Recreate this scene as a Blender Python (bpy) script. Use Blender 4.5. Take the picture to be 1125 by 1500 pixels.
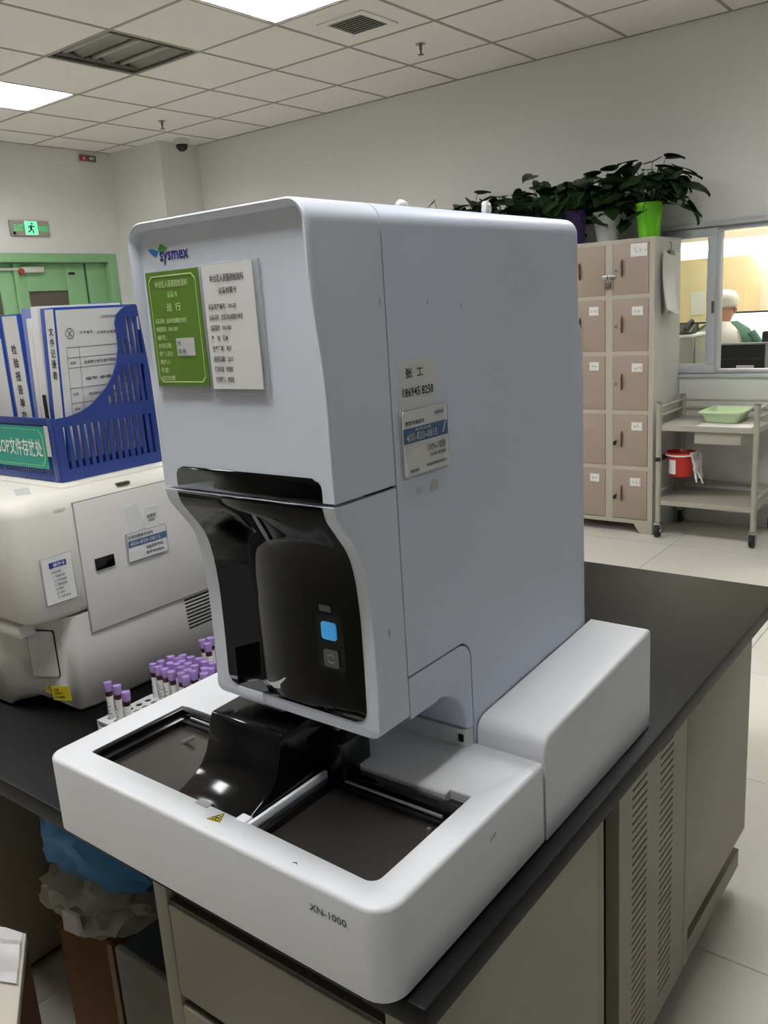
import bpy, bmesh, math, random
from mathutils import Vector, Matrix, Euler
random.seed(7)
D = bpy.data
for o_ in list(D.objects): D.objects.remove(o_)
SC = bpy.context.scene
COL = SC.collection
# ------------------------------------------------------------------ camera
FPX, CX, CY = 1244.28, 562.5, 750.0
CAM = Vector((4.57434, -5.38199, 1.46494))
def _rot(w):
    w = Vector(w); return Matrix.Rotation(w.length, 3, w.normalized())
RC = _rot((0.249718876, 0.658615514, 0.0167832634)) @ Matrix(((1,0,0),(0,0,-1),(0,1,0)))
cam = D.objects.new('camera', D.cameras.new('camera')); COL.objects.link(cam)
cam.data.sensor_fit = 'HORIZONTAL'; cam.data.sensor_width = 36.0
cam.data.lens = 36.0*FPX/1125.0; cam.data.clip_start = 0.02; cam.data.clip_end = 60
m4 = Matrix((RC[0], -RC[1], -RC[2])).transposed().to_4x4(); m4.translation = CAM
cam.matrix_world = m4
SC.camera = cam
def at(u, v, ax, val):
    """point of the plane axis=val seen at photo pixel (u,v)"""
    d = RC.transposed() @ Vector(((u-CX)/FPX, (v-CY)/FPX, 1.0))
    return CAM + d*((val-CAM[ax])/d[ax])
# ------------------------------------------------------------------ world, exposure
w = D.worlds.new('world'); SC.world = w; w.use_nodes = True
w.node_tree.nodes['Background'].inputs[0].default_value = (0.42, 0.64, 1.0, 1)
w.node_tree.nodes['Background'].inputs[1].default_value = 0.45
SC.view_settings.view_transform = 'Standard'; SC.view_settings.look = 'None'
SC.view_settings.gamma = 1.0; SC.view_settings.use_curve_mapping = False
SC.view_settings.exposure = 0.0
LAMP = 37.0            # radiance of the lit ceiling panels
LAMP_COL = (0.975, 0.985, 1.0)
OFFICE = 24.0
# ------------------------------------------------------------------ materials
def lin(c):
    if isinstance(c, str):
        c = [int(c[i:i+2], 16)/255 for i in (0, 2, 4)]
    return tuple(x/12.92 if x <= .04045 else ((x+.055)/1.055)**2.4 for x in c) + (1,)
MATS = {}
def mat(name, col, rough=.5, metal=0., spec=.5, bump=0., bscale=60., var=0., vscale=6., emit=None, estr=0., coat=0., trans=0., alpha=1., sub=0.):
    if name in MATS: return MATS[name]
    m = D.materials.new(name); m.use_nodes = True; nt = m.node_tree
    b = nt.nodes['Principled BSDF']
    b.inputs['Base Color'].default_value = lin(col)
    b.inputs['Roughness'].default_value = rough
    b.inputs['Metallic'].default_value = metal
    b.inputs['Specular IOR Level'].default_value = spec
    b.inputs['Coat Weight'].default_value = coat
    b.inputs['Transmission Weight'].default_value = trans
    b.inputs['Alpha'].default_value = alpha
    if emit: b.inputs['Emission Color'].default_value = lin(emit) if isinstance(emit, str) else tuple(emit)+(1,); b.inputs['Emission Strength'].default_value = estr
    tc = nt.nodes.new('ShaderNodeTexCoord')
    if var:
        n = nt.nodes.new('ShaderNodeTexNoise'); n.inputs['Scale'].default_value = vscale; n.inputs['Detail'].default_value = 4
        mx = nt.nodes.new('ShaderNodeMix'); mx.data_type = 'RGBA'
        c = lin(col)
        mx.inputs['A'].default_value = tuple(x*(1-var) for x in c[:3])+(1,)
        mx.inputs['B'].default_value = tuple(min(1, x*(1+var)) for x in c[:3])+(1,)
        nt.links.new(tc.outputs['Object'], n.inputs['Vector'])
        nt.links.new(n.outputs['Fac'], mx.inputs['Factor']); nt.links.new(mx.outputs['Result'], b.inputs['Base Color'])
    if bump:
        n2 = nt.nodes.new('ShaderNodeTexNoise'); n2.inputs['Scale'].default_value = bscale; n2.inputs['Detail'].default_value = 3
        bp = nt.nodes.new('ShaderNodeBump'); bp.inputs['Strength'].default_value = bump; bp.inputs['Distance'].default_value = .002
        nt.links.new(tc.outputs['Object'], n2.inputs['Vector'])
        nt.links.new(n2.outputs['Fac'], bp.inputs['Height']); nt.links.new(bp.outputs['Normal'], b.inputs['Normal'])
    MATS[name] = m; return m
def glassmat(name, tint, gloss=.08):
    m = D.materials.new(name); m.use_nodes = True; nt = m.node_tree
    for n in list(nt.nodes):
        if n.type != 'OUTPUT_MATERIAL': nt.nodes.remove(n)
    out = [n for n in nt.nodes if n.type == 'OUTPUT_MATERIAL'][0]
    t = nt.nodes.new('ShaderNodeBsdfTransparent'); t.inputs[0].default_value = lin(tint)
    g = nt.nodes.new('ShaderNodeBsdfGlossy'); g.inputs['Roughness'].default_value = .05
    x = nt.nodes.new('ShaderNodeMixShader'); x.inputs[0].default_value = gloss
    nt.links.new(t.outputs[0], x.inputs[1]); nt.links.new(g.outputs[0], x.inputs[2]); nt.links.new(x.outputs[0], out.inputs[0])
    MATS[name] = m; return m
M = mat
M('wall', 'e2e1de', .85, bump=.05, bscale=90, var=.02, vscale=1.5)
M('ceil_tile', 'e9e4de', .9, bump=.25, bscale=220, var=.03, vscale=9)
M('ceil_grid', 'a19b90', .6, metal=.2)
M('floor_tile', 'dcd8cd', .22, var=.04, vscale=2.2, coat=.15)
M('grout', '6d6659', .9, var=.1)
M('lamp_on', 'ffffff', .5, emit=LAMP_COL, estr=LAMP)
M('lamp_white', 'e8e8e4', .5)
M('reflector', '6f6d69', .35, metal=.6, var=.1, vscale=12)
M('reflector_pale', '8f8c84', .5, metal=.3, var=.12, vscale=9)
M('tube_off', 'a6a39c', .4)
M('vent_grey', 'a8a59c', .5)
M('dark_gap', '141412', .8)
M('shell_cool_lit', 'dde2ec', .38, spec=.4, bump=.03, bscale=900)  # white plastic of cover and door, cool side light mixed into its colour
M('shell_side_cool_lit', 'd9e0ee', .42, spec=.4, bump=.03, bscale=900)  # same white plastic, bluer: cool light from the right painted into the colour
M('shell_tray', 'dfe0e2', .36, spec=.45, bump=.02, bscale=700, var=.012, vscale=20)
M('black_gloss', '030303', .05, spec=.22)
M('black_panel', '040405', .10, spec=.2)
M('black_rail', '0c0c0c', .22)
M('hood_black', '040405', .12, spec=.3)
M('steel_plate', '6e6862', .30, metal=.9, var=.08, vscale=14)
M('btn_blue', '3f9fe0', .3, emit='3a96d8', estr=.35)
M('btn_grey', '4a4a4c', .35)
M('icon_grey', '8f9092', .4)
M('counter', '0b0b0c', .45, spec=.16, bump=.03, bscale=300, var=.1, vscale=40)
M('counter_edge', '2c2b2a', .35, var=.1, vscale=30)
M('cab_beige', '96917f', .5, var=.025, vscale=5, bump=.04, bscale=500)
M('cab_dark', '4f4b43', .6, var=.05)
M('dark_inside', '24221e', .8)
M('analyzer_beige', 'e2dfd8', .45, bump=.03, bscale=700, var=.015, vscale=8)
M('analyzer_cream', 'ebe7da', .45, bump=.03, bscale=700)
M('paper', 'e4e3df', .7, var=.02)
M('paper_grey', 'c8c8c4', .7, var=.05, vscale=20)
M('ink', '17171a', .7)
M('ink_grey', '55565a', .7)
M('ink_blue', '2b2f8c', .6)
M('logo_blue', '2f86c8', .5); M('logo_green', '3f9b3c', .5)
M('card_green', '5c8424', .45, var=.02)
M('card_line', 'c8d8a0', .6)
M('acrylic', 'd6d8dc', .15, alpha=.40)
M('band_blue', '4a6a94', .5)
M('plastic_navy', '2b3f85', .4, var=.03)
M('binder_blue', '2448a0', .4)
M('folder_lilac', '8f9bd0', .25, alpha=.8)
M('sign_teal', '1f9c86', .45)
M('white', 'efefec', .5)
M('cap_purple', 'b193d2', .45, var=.06, vscale=80)
M('tube_glass', 'd8d4cc', .15, alpha=.75)
M('blood', '4a1418', .3)
M('rack_white', 'dcdcda', .45)
M('yellow', 'd8c226', .5)
M('locker_body', 'b3aa9b', .5, var=.02, bump=.03, bscale=400)
M('locker_side', 'c9c9c4', .5, var=.02, bump=.03, bscale=400)
M('locker_door', 'a08f82', .5, var=.02, bump=.03, bscale=400)
M('handle_brown', '5d4d43', .5)
M('metal_chrome', 'b8b8b8', .25, metal=.9)
M('black_rubber', '161616', .6)
M('trolley', 'aaa698', .42, var=.03)
M('basket_green', 'd0e6ba', .45)
M('bucket_red', 'b4200f', .3, var=.04)
M('bag_white', 'd9d4d4', .4, alpha=.9)
M('pot_green', '6cc41c', .35, var=.05)
M('pot_white', 'd5d5d2', .4, var=.05, vscale=30)
M('pot_purple', '3a1f5c', .4)
M('soil', '2b2018', .9, var=.2, vscale=40)
M('leaf', '22391c', .42, var=.3, vscale=9, spec=.4)
M('stem', '35502a', .6)
M('pvc_frame', 'c2c6cb', .4)
glassmat('glass', 'f2f6f4', .05)
M('door_green', '86b283', .5, var=.03, vscale=4)
M('door_green_dark', '5c8560', .5, var=.05)
M('door_pane', '5a5146', .2, var=.1)
M('exit_grey', '9c978b', .5)
M('exit_green', '18d070', .4, emit='14c864', estr=.75)
M('exit_white', '8cf0bc', .4, emit='62eda4', estr=1.1)
M('led_red', 'a03a34', .5); M('led_green', '2d5a3c', .5)
M('cam_white', 'c9c6be', .4)
M('cam_black', '0d0d0e', .1)
M('office_wall', 'efe9d8', .8, var=.02)
M('wardrobe', 'e6d5a8', .5, var=.04, vscale=3)
M('seam', '9a968d', .6)
M('office_tube', 'ffffff', .5, emit=(1, .97, .9), estr=OFFICE)
M('office_lamp', 'ffffff', .5, emit=(1, .97, .9), estr=OFFICE*2.0)
M('partition_dark', '2e3135', .7, var=.06)
M('partition_black', '0d0f10', .5)
M('partition_frame', '8d8f90', .45)
M('screen', 'e8f0f8', .4, emit='e8f2ff', estr=1.3)
M('skin', 'cf9d86', .5)
M('cloth_white', 'e9e8e2', .8, var=.03)
M('cloth_green', '3f6b55', .8, var=.08, vscale=12)
M('cardboard', '7a4f2c', .75, var=.12, vscale=9, bump=.1)
M('tape', 'a08c6c', .5)
M('gown_blue', '4a86bb', .7, var=.1, vscale=10)
M('bag_film', 'c9c5b6', .3, alpha=.80, var=.1, vscale=12)
M('pc_dark', '33373c', .5); M('pc_grey', '77736a', .5)
M('carton_white', 'd8d0c0', .7, var=.06, vscale=8)
# ------------------------------------------------------------------ mesh helpers
class MB:
    def __init__(s): s.v = []; s.f = []
    def add(s, vs, fs):
        n = len(s.v); s.v += [tuple(p) for p in vs]; s.f += [tuple(i+n for i in f) for f in fs]; return s
    def box(s, x0, x1, y0, y1, z0, z1):
        return s.add([(x0,y0,z0),(x1,y0,z0),(x1,y1,z0),(x0,y1,z0),(x0,y0,z1),(x1,y0,z1),(x1,y1,z1),(x0,y1,z1)],
                     [(0,3,2,1),(4,5,6,7),(0,1,5,4),(1,2,6,5),(2,3,7,6),(3,0,4,7)])
    def prism(s, poly, ax, a0, a1):
        """poly of 2D points: ax 0 -> (y,z), 1 -> (x,z), 2 -> (x,y)"""
        def P(p, a): return (a,p[0],p[1]) if ax == 0 else ((p[0],a,p[1]) if ax == 1 else (p[0],p[1],a))
        n = len(poly)
        return s.add([P(p, a0) for p in poly]+[P(p, a1) for p in poly],
                     [tuple(range(n)), tuple(range(2*n-1, n-1, -1))]+[(i,i+n,(i+1) % n+n,(i+1) % n) for i in range(n)])
    def cyl(s, p0, p1, r0, r1=None, n=14, cap=True):
        r1 = r0 if r1 is None else r1
        p0 = Vector(p0); p1 = Vector(p1); d = (p1-p0).normalized()
        a = d.orthogonal().normalized(); b = d.cross(a)
        vs = [p0+(a*math.cos(t)+b*math.sin(t))*r0 for t in [2*math.pi*i/n for i in range(n)]]
        vs += [p1+(a*math.cos(t)+b*math.sin(t))*r1 for t in [2*math.pi*i/n for i in range(n)]]
        fs = [(i,(i+1) % n,(i+1) % n+n,i+n) for i in range(n)]
        if cap: fs += [tuple(range(n-1,-1,-1)), tuple(range(n,2*n))]
        return s.add(vs, fs)
    def tube(s, pts, r, n=8):
        pts = [Vector(p) for p in pts]; k = len(pts); vs = []; a = None
        for i, p in enumerate(pts):
            t = (pts[min(i+1,k-1)]-pts[max(i-1,0)]).normalized()
            a = t.orthogonal().normalized() if a is None else (a-t*a.dot(t)).normalized()
            b = t.cross(a); rr = r[i] if isinstance(r, (list,tuple)) else r
            vs += [p+(a*math.cos(q)+b*math.sin(q))*rr for q in [2*math.pi*j/n for j in range(n)]]
        fs = [(i*n+j,i*n+(j+1) % n,(i+1)*n+(j+1) % n,(i+1)*n+j) for i in range(k-1) for j in range(n)]
        fs += [tuple(range(n-1,-1,-1)), tuple(range((k-1)*n,k*n))]
        return s.add(vs, fs)
    def lathe(s, c, prof, n=28, closed=False):
        vs = []; k = len(prof)
        for r, z in prof: vs += [(c[0]+r*math.cos(2*math.pi*j/n), c[1]+r*math.sin(2*math.pi*j/n), c[2]+z) for j in range(n)]
        fs = [(i*n+j,i*n+(j+1) % n,(i+1)*n+(j+1) % n,(i+1)*n+j) for i in range(k-1) for j in range(n)]
        if closed: fs += [((k-1)*n+j,(k-1)*n+(j+1) % n,(j+1) % n,j) for j in range(n)]
        else: fs += [tuple(range(n-1,-1,-1)), tuple(range((k-1)*n,k*n))]
        return s.add(vs, fs)
    def loft(s, loops, cap=True):
        n = len(loops[0]); vs = [p for l in loops for p in l]
        fs = [(i*n+j,i*n+(j+1) % n,(i+1)*n+(j+1) % n,(i+1)*n+j) for i in range(len(loops)-1) for j in range(n)]
        if cap: fs += [tuple(range(n-1,-1,-1)), tuple(range((len(loops)-1)*n,len(loops)*n))]
        return s.add(vs, fs)
    def sheet(s, rows, th=None):
        n = len(rows[0]); vs = [p for r in rows for p in r]
        return s.add(vs, [(i*n+j,i*n+j+1,(i+1)*n+j+1,(i+1)*n+j) for i in range(len(rows)-1) for j in range(n-1)])
ORG = {}
def mesh_from(name, mb, off, bevel=0, seg=2, sel=None, smooth=35, recalc=True):
    bm = bmesh.new()
    vs = [bm.verts.new(Vector(p)-off) for p in mb.v]
    for f in mb.f:
        try: bm.faces.new([vs[i] for i in f])
        except ValueError: pass
    if recalc: bmesh.ops.recalc_face_normals(bm, faces=bm.faces)
    if sel:
        for fn, wd, sg in sel:
            es = [e for e in bm.edges if fn(e.verts[0].co+off, e.verts[1].co+off)]
            if es: bmesh.ops.bevel(bm, geom=es, offset=wd, segments=sg, affect='EDGES', profile=.5, clamp_overlap=True)
    if bevel:
        es = [e for e in bm.edges if len(e.link_faces) == 2 and e.calc_face_angle(0) > .6]
        if es: bmesh.ops.bevel(bm, geom=es, offset=bevel, segments=seg, affect='EDGES', profile=.5, clamp_overlap=True)
    me = D.meshes.new(name); bm.to_mesh(me); bm.free()
    if smooth:
        for p in me.polygons: p.use_smooth = True
        me.set_sharp_from_angle(angle=math.radians(smooth))
    return me
def part(name, mb, material, parent=None, loc=None, **kw):
    """one mesh object in world coordinates; a part of `parent` when given"""
    if parent is not None: off = ORG[parent]
    else: off = Vector(loc) if loc is not None else Vector((0,0,0))
    me = mesh_from(name, mb, off, **kw); me.materials.append(MATS[material])
    o = D.objects.new(name, me); COL.objects.link(o); ORG[o] = off
    if parent is not None: o.parent = parent
    else: o.location = off
    return o
def tag(o, label=None, cat=None, group=None, kind=None):
    if label: o['label'] = label
    if cat: o['category'] = cat
    if group: o['group'] = group
    if kind: o['kind'] = kind
    return o
def thing(name, label, cat, loc, group=None):
    o = D.objects.new(name, None); COL.objects.link(o); o.location = loc; o.empty_display_size = .05
    ORG[o] = Vector(loc); return tag(o, label, cat, group)
def single(name, label, cat, mb, material, loc, group=None, **kw):
    return tag(part(name, mb, material, loc=loc, **kw), label, cat, group)
def struct(name, mb, material, parent=None, **kw):
    o = part(name, mb, material, parent, **kw)
    if parent is None: o['kind'] = 'structure'
    return o
def copy_tree(o, parent=None):
    c = o.copy(); COL.objects.link(c); c.parent = parent; ORG[c] = ORG[o]
    for ch in [x for x in D.objects if x.parent == o]: copy_tree(ch, c)
    return c
def inst(src, name, parent, loc, rot=(0,0,0), scale=(1,1,1)):
    c = D.objects.new(name, src); COL.objects.link(c); c.parent = parent
    c.location = Vector(loc)-(ORG[parent] if parent else Vector((0,0,0))); c.rotation_euler = rot; c.scale = scale
    ORG[c] = ORG[parent] if parent else Vector(loc); return c
def lettering(parent, s, org, xd, ud, h=None, wid=None, material='ink', name='lettering', anchor='l', lift=.0006, bold=.012):
    """flat printed text lying on a surface: org lower corner, xd reading direction, ud up"""
    cu = D.curves.new('t', 'FONT'); cu.body = s; cu.size = 1.0; cu.resolution_u = 2; cu.offset = bold
    ob = D.objects.new('t', cu); COL.objects.link(ob)
    dg = bpy.context.evaluated_depsgraph_get()
    me = D.meshes.new_from_object(ob.evaluated_get(dg)); D.objects.remove(ob); D.curves.remove(cu)
    if not me.vertices: return None
    xs = [v.co.x for v in me.vertices]; ys = [v.co.y for v in me.vertices]
    x0, x1, y0, y1 = min(xs), max(xs), min(ys), max(ys)
    sy = (h/(y1-y0)) if h else wid/(x1-x0); sx = (wid/(x1-x0)) if wid else sy
    xd = Vector(xd).normalized(); ud = Vector(ud).normalized(); n = xd.cross(ud); org = Vector(org)
    dx = {'l': 0, 'c': -.5*(x1-x0)*sx, 'r': -(x1-x0)*sx}[anchor]
    for v in me.vertices:
        p = org+xd*((v.co.x-x0)*sx+dx)+ud*((v.co.y-y0)*sy)+n*lift
        v.co = p-ORG[parent]
    me.materials.clear(); me.materials.append(MATS[material])
    o = D.objects.new(name, me); me.name = name; COL.objects.link(o); o.parent = parent; ORG[o] = ORG[parent]
    return o
def arc(cx, cy, r, a0, a1, n=6):
    return [(cx+r*math.cos(math.radians(a0+(a1-a0)*i/n)), cy+r*math.sin(math.radians(a0+(a1-a0)*i/n))) for i in range(n+1)]
def rrect(x0, x1, y0, y1, r, n=5):
    rs = r if isinstance(r, (list,tuple)) else [r]*4       # corners: (x0,y0) (x1,y0) (x1,y1) (x0,y1)
    return (arc(x0+rs[0],y0+rs[0],rs[0],180,270,n)+arc(x1-rs[1],y0+rs[1],rs[1],270,360,n)
            + arc(x1-rs[2],y1-rs[2],rs[2],0,90,n)+arc(x0+rs[3],y1-rs[3],rs[3],90,180,n))
def quadplate(o0, xd, ud, wd, ht, th, r=0):
    """thin plate: lower-left corner o0, reading direction xd, up ud, thickness along normal"""
    xd = Vector(xd).normalized(); ud = Vector(ud).normalized(); n = xd.cross(ud); o0 = Vector(o0)
    p2 = rrect(0, wd, 0, ht, r, 4) if r else [(0,0),(wd,0),(wd,ht),(0,ht)]
    k = len(p2); mb = MB()
    mb.add([o0+xd*a+ud*b for a, b in p2]+[o0+xd*a+ud*b+n*th for a, b in p2],
           [tuple(range(k-1,-1,-1)), tuple(range(k,2*k))]+[(i,(i+1) % k,(i+1) % k+k,i+k) for i in range(k)])
    return mb
def plate_holes(outer_rings, hole_rings, fillz):
    """outer_rings: list of loops (3D) bottom->top; hole_rings: list of [top loop, ..., bottom loop]; top filled between"""
    mb = MB()
    bm = bmesh.new(); edges = []
    def loop(pts):
        vs = [bm.verts.new(p) for p in pts]
        return [bm.edges.new((vs[i], vs[(i+1) % len(vs)])) for i in range(len(vs))]
    edges += loop(outer_rings[-1])
    for h in hole_rings: edges += loop(h[0])
    bmesh.ops.triangle_fill(bm, edges=edges, use_beauty=True, use_dissolve=False)
    bm.verts.index_update()
    mb.add([tuple(v.co) for v in bm.verts], [tuple(v.index for v in f.verts) for f in bm.faces]); bm.free()
    mb.loft(outer_rings, cap=False)
    for h in hole_rings: mb.loft(h, cap=False)
    return mb
def weld(o, d=1e-5):
    bm = bmesh.new(); bm.from_mesh(o.data); bmesh.ops.remove_doubles(bm, verts=bm.verts, dist=d)
    bmesh.ops.recalc_face_normals(bm, faces=bm.faces); bm.to_mesh(o.data); bm.free(); return o
X, Y, Z = Vector((1,0,0)), Vector((0,1,0)), Vector((0,0,1))
# ================================================================== THE ROOM
XL, XR, YB, YF, H = -2.19, 9.0, 0.0, -10.766, 2.93
WT = .14
# floor with tiles
TX, TY = .794, .772
fl = struct('floor', MB().box(XL-.1, XR+.1, YF-.1, YB+.05, -.06, -.004), 'grout')
tm = mesh_from('floor_tile', MB().box(.0012, TX-.0012, .0012, TY-.0012, -.012, 0), Vector((0,0,0)), bevel=.0012, seg=1, smooth=0)
tm.materials.append(MATS['floor_tile'])
ix0 = math.floor((XL-2.918)/TX); ix1 = math.ceil((XR-2.918)/TX); iy0 = math.floor((YF+3.692)/TY); iy1 = math.ceil((YB+3.692)/TY)
for i in range(ix0, ix1):
    for j in range(iy0, iy1):
        x0 = 2.918+i*TX; y0 = -3.692+j*TY
        if x0 < XL-.05 or x0+TX > XR+.05 or y0 < YF-.05 or y0+TY > YB+.04:
            a, b, c, d = max(x0, XL), min(x0+TX, XR), max(y0, YF), min(y0+TY, YB)
            if b-a < .02 or d-c < .02: continue
            part('floor_tile', MB().box(a+.0012, b-.0012, c+.0012, d-.0012, -.012, 0), 'floor_tile', fl, smooth=0)
        else: inst(tm, 'floor_tile', fl, (x0, y0, 0))
# walls
WX0, WX1, WZ0, WZ1 = 2.62, 4.62, .936, 1.80          # opening of the interior window
wb = MB().box(XL-WT, XR+WT, YB, YB+WT, 0, WZ0).box(XL-WT, XR+WT, YB, YB+WT, WZ1, H+.1)
wb.box(XL-WT, WX0, YB, YB+WT, WZ0, WZ1).box(WX1, XR+WT, YB, YB+WT, WZ0, WZ1)
struct('wall_back', wb, 'wall', smooth=0)
DY0, DY1, DZ1 = -1.98, -.50, 2.077                    # opening of the green door
wl = MB().box(XL-WT, XL, YF, DY0, 0, H+.1).box(XL-WT, XL, DY1, YB, 0, H+.1).box(XL-WT, XL, DY0, DY1, DZ1, H+.1)
struct('wall_left', wl, 'wall', smooth=0)
SY0, SY1, SZ0, SZ1 = -6.3, -2.7, .95, 2.35            # daylight window in the right wall
wr = MB().box(XR, XR+WT, YF, SY0, 0, H+.1).box(XR, XR+WT, SY1, YB, 0, H+.1).box(XR, XR+WT, SY0, SY1, 0, SZ0).box(XR, XR+WT, SY0, SY1, SZ1, H+.1)
struct('wall_right', wr, 'wall', smooth=0)
struct('wall_front', MB().box(XL-WT, XR+WT, YF-WT, YF, 0, H+.1), 'wall', smooth=0)
w2 = struct('window_2', MB().box(XR+.03, XR+.09, SY0, SY1, SZ0, SZ0+.06).box(XR+.03, XR+.09, SY0, SY1, SZ1-.06, SZ1)
            .box(XR+.03, XR+.09, SY0, SY0+.06, SZ0+.06, SZ1-.06).box(XR+.03, XR+.09, SY1-.06, SY1, SZ0+.06, SZ1-.06), 'pvc_frame', smooth=0)
for k in range(3): struct('mullion', MB().box(XR+.035, XR+.085, SY0+.87+.9*k, SY0+.93+.9*k, SZ0+.06, SZ1-.06), 'pvc_frame', w2, smooth=0)
# column standing in the corner
struct('wall_column', MB().box(XL, -1.50, -.42, YB, 0, H), 'wall', smooth=0)
# skirting
struct('baseboard_back', MB().box(-1.5, XR, -.012, 0, 0, .09), 'wall', smooth=0)
struct('baseboard_left', MB().box(XL, XL+.012, YF, DY0, 0, .09), 'wall', smooth=0)
# ceiling
ce = struct('ceiling', MB().box(XL-WT, XR+WT, YF-WT, YB+WT, H+.10, H+.16), 'wall', smooth=0)
YJ = [0.0]+[-.566-.6*k for k in range(18)]
XI = [XL]+[.6*k for k in range(-3, 16)]
CELL_LIT = {(i_, j_) for i_ in (-2, 2, 6) for j_ in (3, 8)}
CELL_OFF = {(0,3), (4,3)}
G = .007
def tile_at(a, b, c, d): part('ceiling_tile', MB().box(a+G, b-G, c+G, d-G, H, H+.014), 'ceil_tile', ce, smooth=0)
tmc = mesh_from('ceiling_tile', MB().box(G, .6-G, G, .6-G, 0, .014), Vector((0,0,0)), bevel=.003, seg=1, smooth=0)
tmc.materials.append(MATS['ceil_tile'])
for a in range(len(XI)-1):
    for j in range(len(YJ)-1):
        i = a-4
        if (i, j) in CELL_LIT or (i, j) in CELL_OFF: continue
        if i == -4 or j == 0: tile_at(XI[a], XI[a+1], YJ[j+1], YJ[j])
        else: inst(tmc, 'ceiling_tile', ce, (XI[a], YJ[j+1], H))
for x in XI[1:-1]: part('grid_rail', MB().box(x-.0095, x+.0095, YF, 0, H-.0025, H+.03), 'ceil_grid', ce, smooth=0)
for y in YJ[1:-1]: part('grid_rail', MB().box(XL, XR, y-.0095, y+.0095, H-.0020, H+.03), 'ceil_grid', ce, smooth=0)
part('edge_trim', MB().box(XL, XR, -.018, 0, H-.003, H+.01), 'ceil_grid', ce, smooth=0)
part('edge_trim', MB().box(XL, XL+.018, YF, 0, H-.003, H+.01), 'ceil_grid', ce, smooth=0)
# recessed light fittings
def fitting(i, j, lit, label):
    x0, y0 = .6*i, YJ[j+1]
    t = thing('ceiling_light', label, 'ceiling light', (x0+.3, y0+.3, H), 'recessed square ceiling lights')
    hb = MB().box(x0+.012, x0+.588, y0+.012, y0+.588, H+.075, H+.085)
    for p in ((.012,.022,.012,.588), (.578,.588,.012,.588), (.022,.578,.012,.022), (.022,.578,.578,.588)): hb.box(x0+p[0], x0+p[1], y0+p[2], y0+p[3], H+.002, H+.075)
    part('housing', hb, 'lamp_white' if lit else 'reflector', t, smooth=0)
    for k in range(3):                      # three curved reflectors running along X
        yc = y0+.11+.19*k
        rows = []
        for q in range(9):
            an = math.pi*q/8
            rows.append([(x0+.024, yc-.088*math.cos(an), H+.012+.050*math.sin(an)), (x0+.576, yc-.088*math.cos(an), H+.012+.050*math.sin(an))])
        if not lit:
            part('reflector', MB().sheet(rows), 'reflector_pale', t)
            part('lamp_tube', MB().cyl((x0+.03, yc, H+.04), (x0+.57, yc, H+.04), .013, n=10), 'tube_off', t)
    if lit:
        part('diffuser', MB().box(x0+.022, x0+.578, y0+.022, y0+.578, H+.030, H+.034), 'lamp_on', t, smooth=0)
        for k in range(2): part('reflector_rib', MB().box(x0+.024, x0+.576, y0+.2+.19*k, y0+.21+.19*k, H+.006, H+.028), 'lamp_white', t, smooth=0)
    for k in range(7 if lit else 2):
        xx = x0+.085+.07*k if lit else x0+.06+.48*k
        part('louvre', MB().box(xx, xx+.003, y0+.024, y0+.576, H+.004, H+.02), 'lamp_white' if lit else 'reflector_pale', t, smooth=0)
    return t
LL = {(6,8): 'lit square ceiling light straight above the white analyzer', (2,8): 'lit square ceiling light above the beige base cabinet end of the bench', (-2,8): 'lit square ceiling light over the floor before the green door',
      (-2,3): 'lit square ceiling light above the green exit sign', (2,3): 'lit square ceiling light beside the air vent', (6,3): 'lit square ceiling light above the utility trolley side',
      (0,3): 'switched-off square ceiling light with dark louvred reflectors', (4,3): 'switched-off square ceiling light over the lockers side'}
for c in sorted(CELL_LIT | CELL_OFF):
    fitting(c[0], c[1], c in CELL_LIT, LL.get(c, 'lit square ceiling light above the work benches'))
# air vent
t = thing('air_vent', 'square louvred air vent set in a ceiling tile', 'air vent', (1.498, -1.45, H))
fr = MB()
for p in ((-.155,.155,-.155,-.115), (-.155,.155,.115,.155), (-.155,-.115,-.115,.115), (.115,.155,-.115,.115)): fr.box(1.498+p[0], 1.498+p[1], -1.45+p[2], -1.45+p[3], H-.008, H+.001)
part('frame', fr, 'ceil_tile', t, smooth=0)
part('backing', MB().box(1.384, 1.612, -1.564, -1.336, H-.002, H-.0005), 'dark_gap', t, smooth=0)
for k in range(9):
    y = -1.556+k*.0265
    part('slat', MB().prism([(y,H-.0085),(y+.007,H-.0085),(y+.010,H-.0065),(y+.003,H-.0065)], 0, 1.385, 1.611), 'vent_grey', t, smooth=0)
# sprinklers
def sprinkler(x, y, label):
    t = thing('sprinkler', label, 'sprinkler', (x, y, H), 'ceiling sprinklers')
    part('escutcheon', MB().lathe((x, y, H), [(.03,0),(.03,-.004),(.012,-.008)]), 'metal_chrome', t)
    part('body', MB().lathe((x, y, H), [(.009,-.006),(.009,-.03),(.006,-.032),(.006,-.055)]), 'reflector', t)
    part('deflector', MB().lathe((x, y, H), [(.006,-.055),(.017,-.057),(.017,-.06),(.004,-.06)]), 'reflector', t)
sprinkler(1.511, -.887, 'sprinkler head hanging from the ceiling beside the air vent')
sprinkler(-.904, -.851, 'sprinkler head hanging from the ceiling near the dome camera')
# dome camera
cx, cy = -1.35, -.30
t = thing('dome_camera', 'white security camera with black dome under the ceiling corner', 'camera', (cx, cy, H))
part('base', MB().lathe((cx, cy, H), [(.062,0),(.062,-.02),(.056,-.04),(.05,-.045)]), 'cam_white', t)
part('dome', MB().lathe((cx, cy, H), [(.05,-.045)]+[(.05*math.cos(a), -.05-.05*math.sin(a)) for a in [i*math.pi/2/7 for i in range(7)]]), 'cam_black', t)
part('conduit', MB().cyl((cx-.09, cy+.02, H-.005), (cx-.05, cy+.01, H-.02), .008, n=8), 'cam_white', t)
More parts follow.
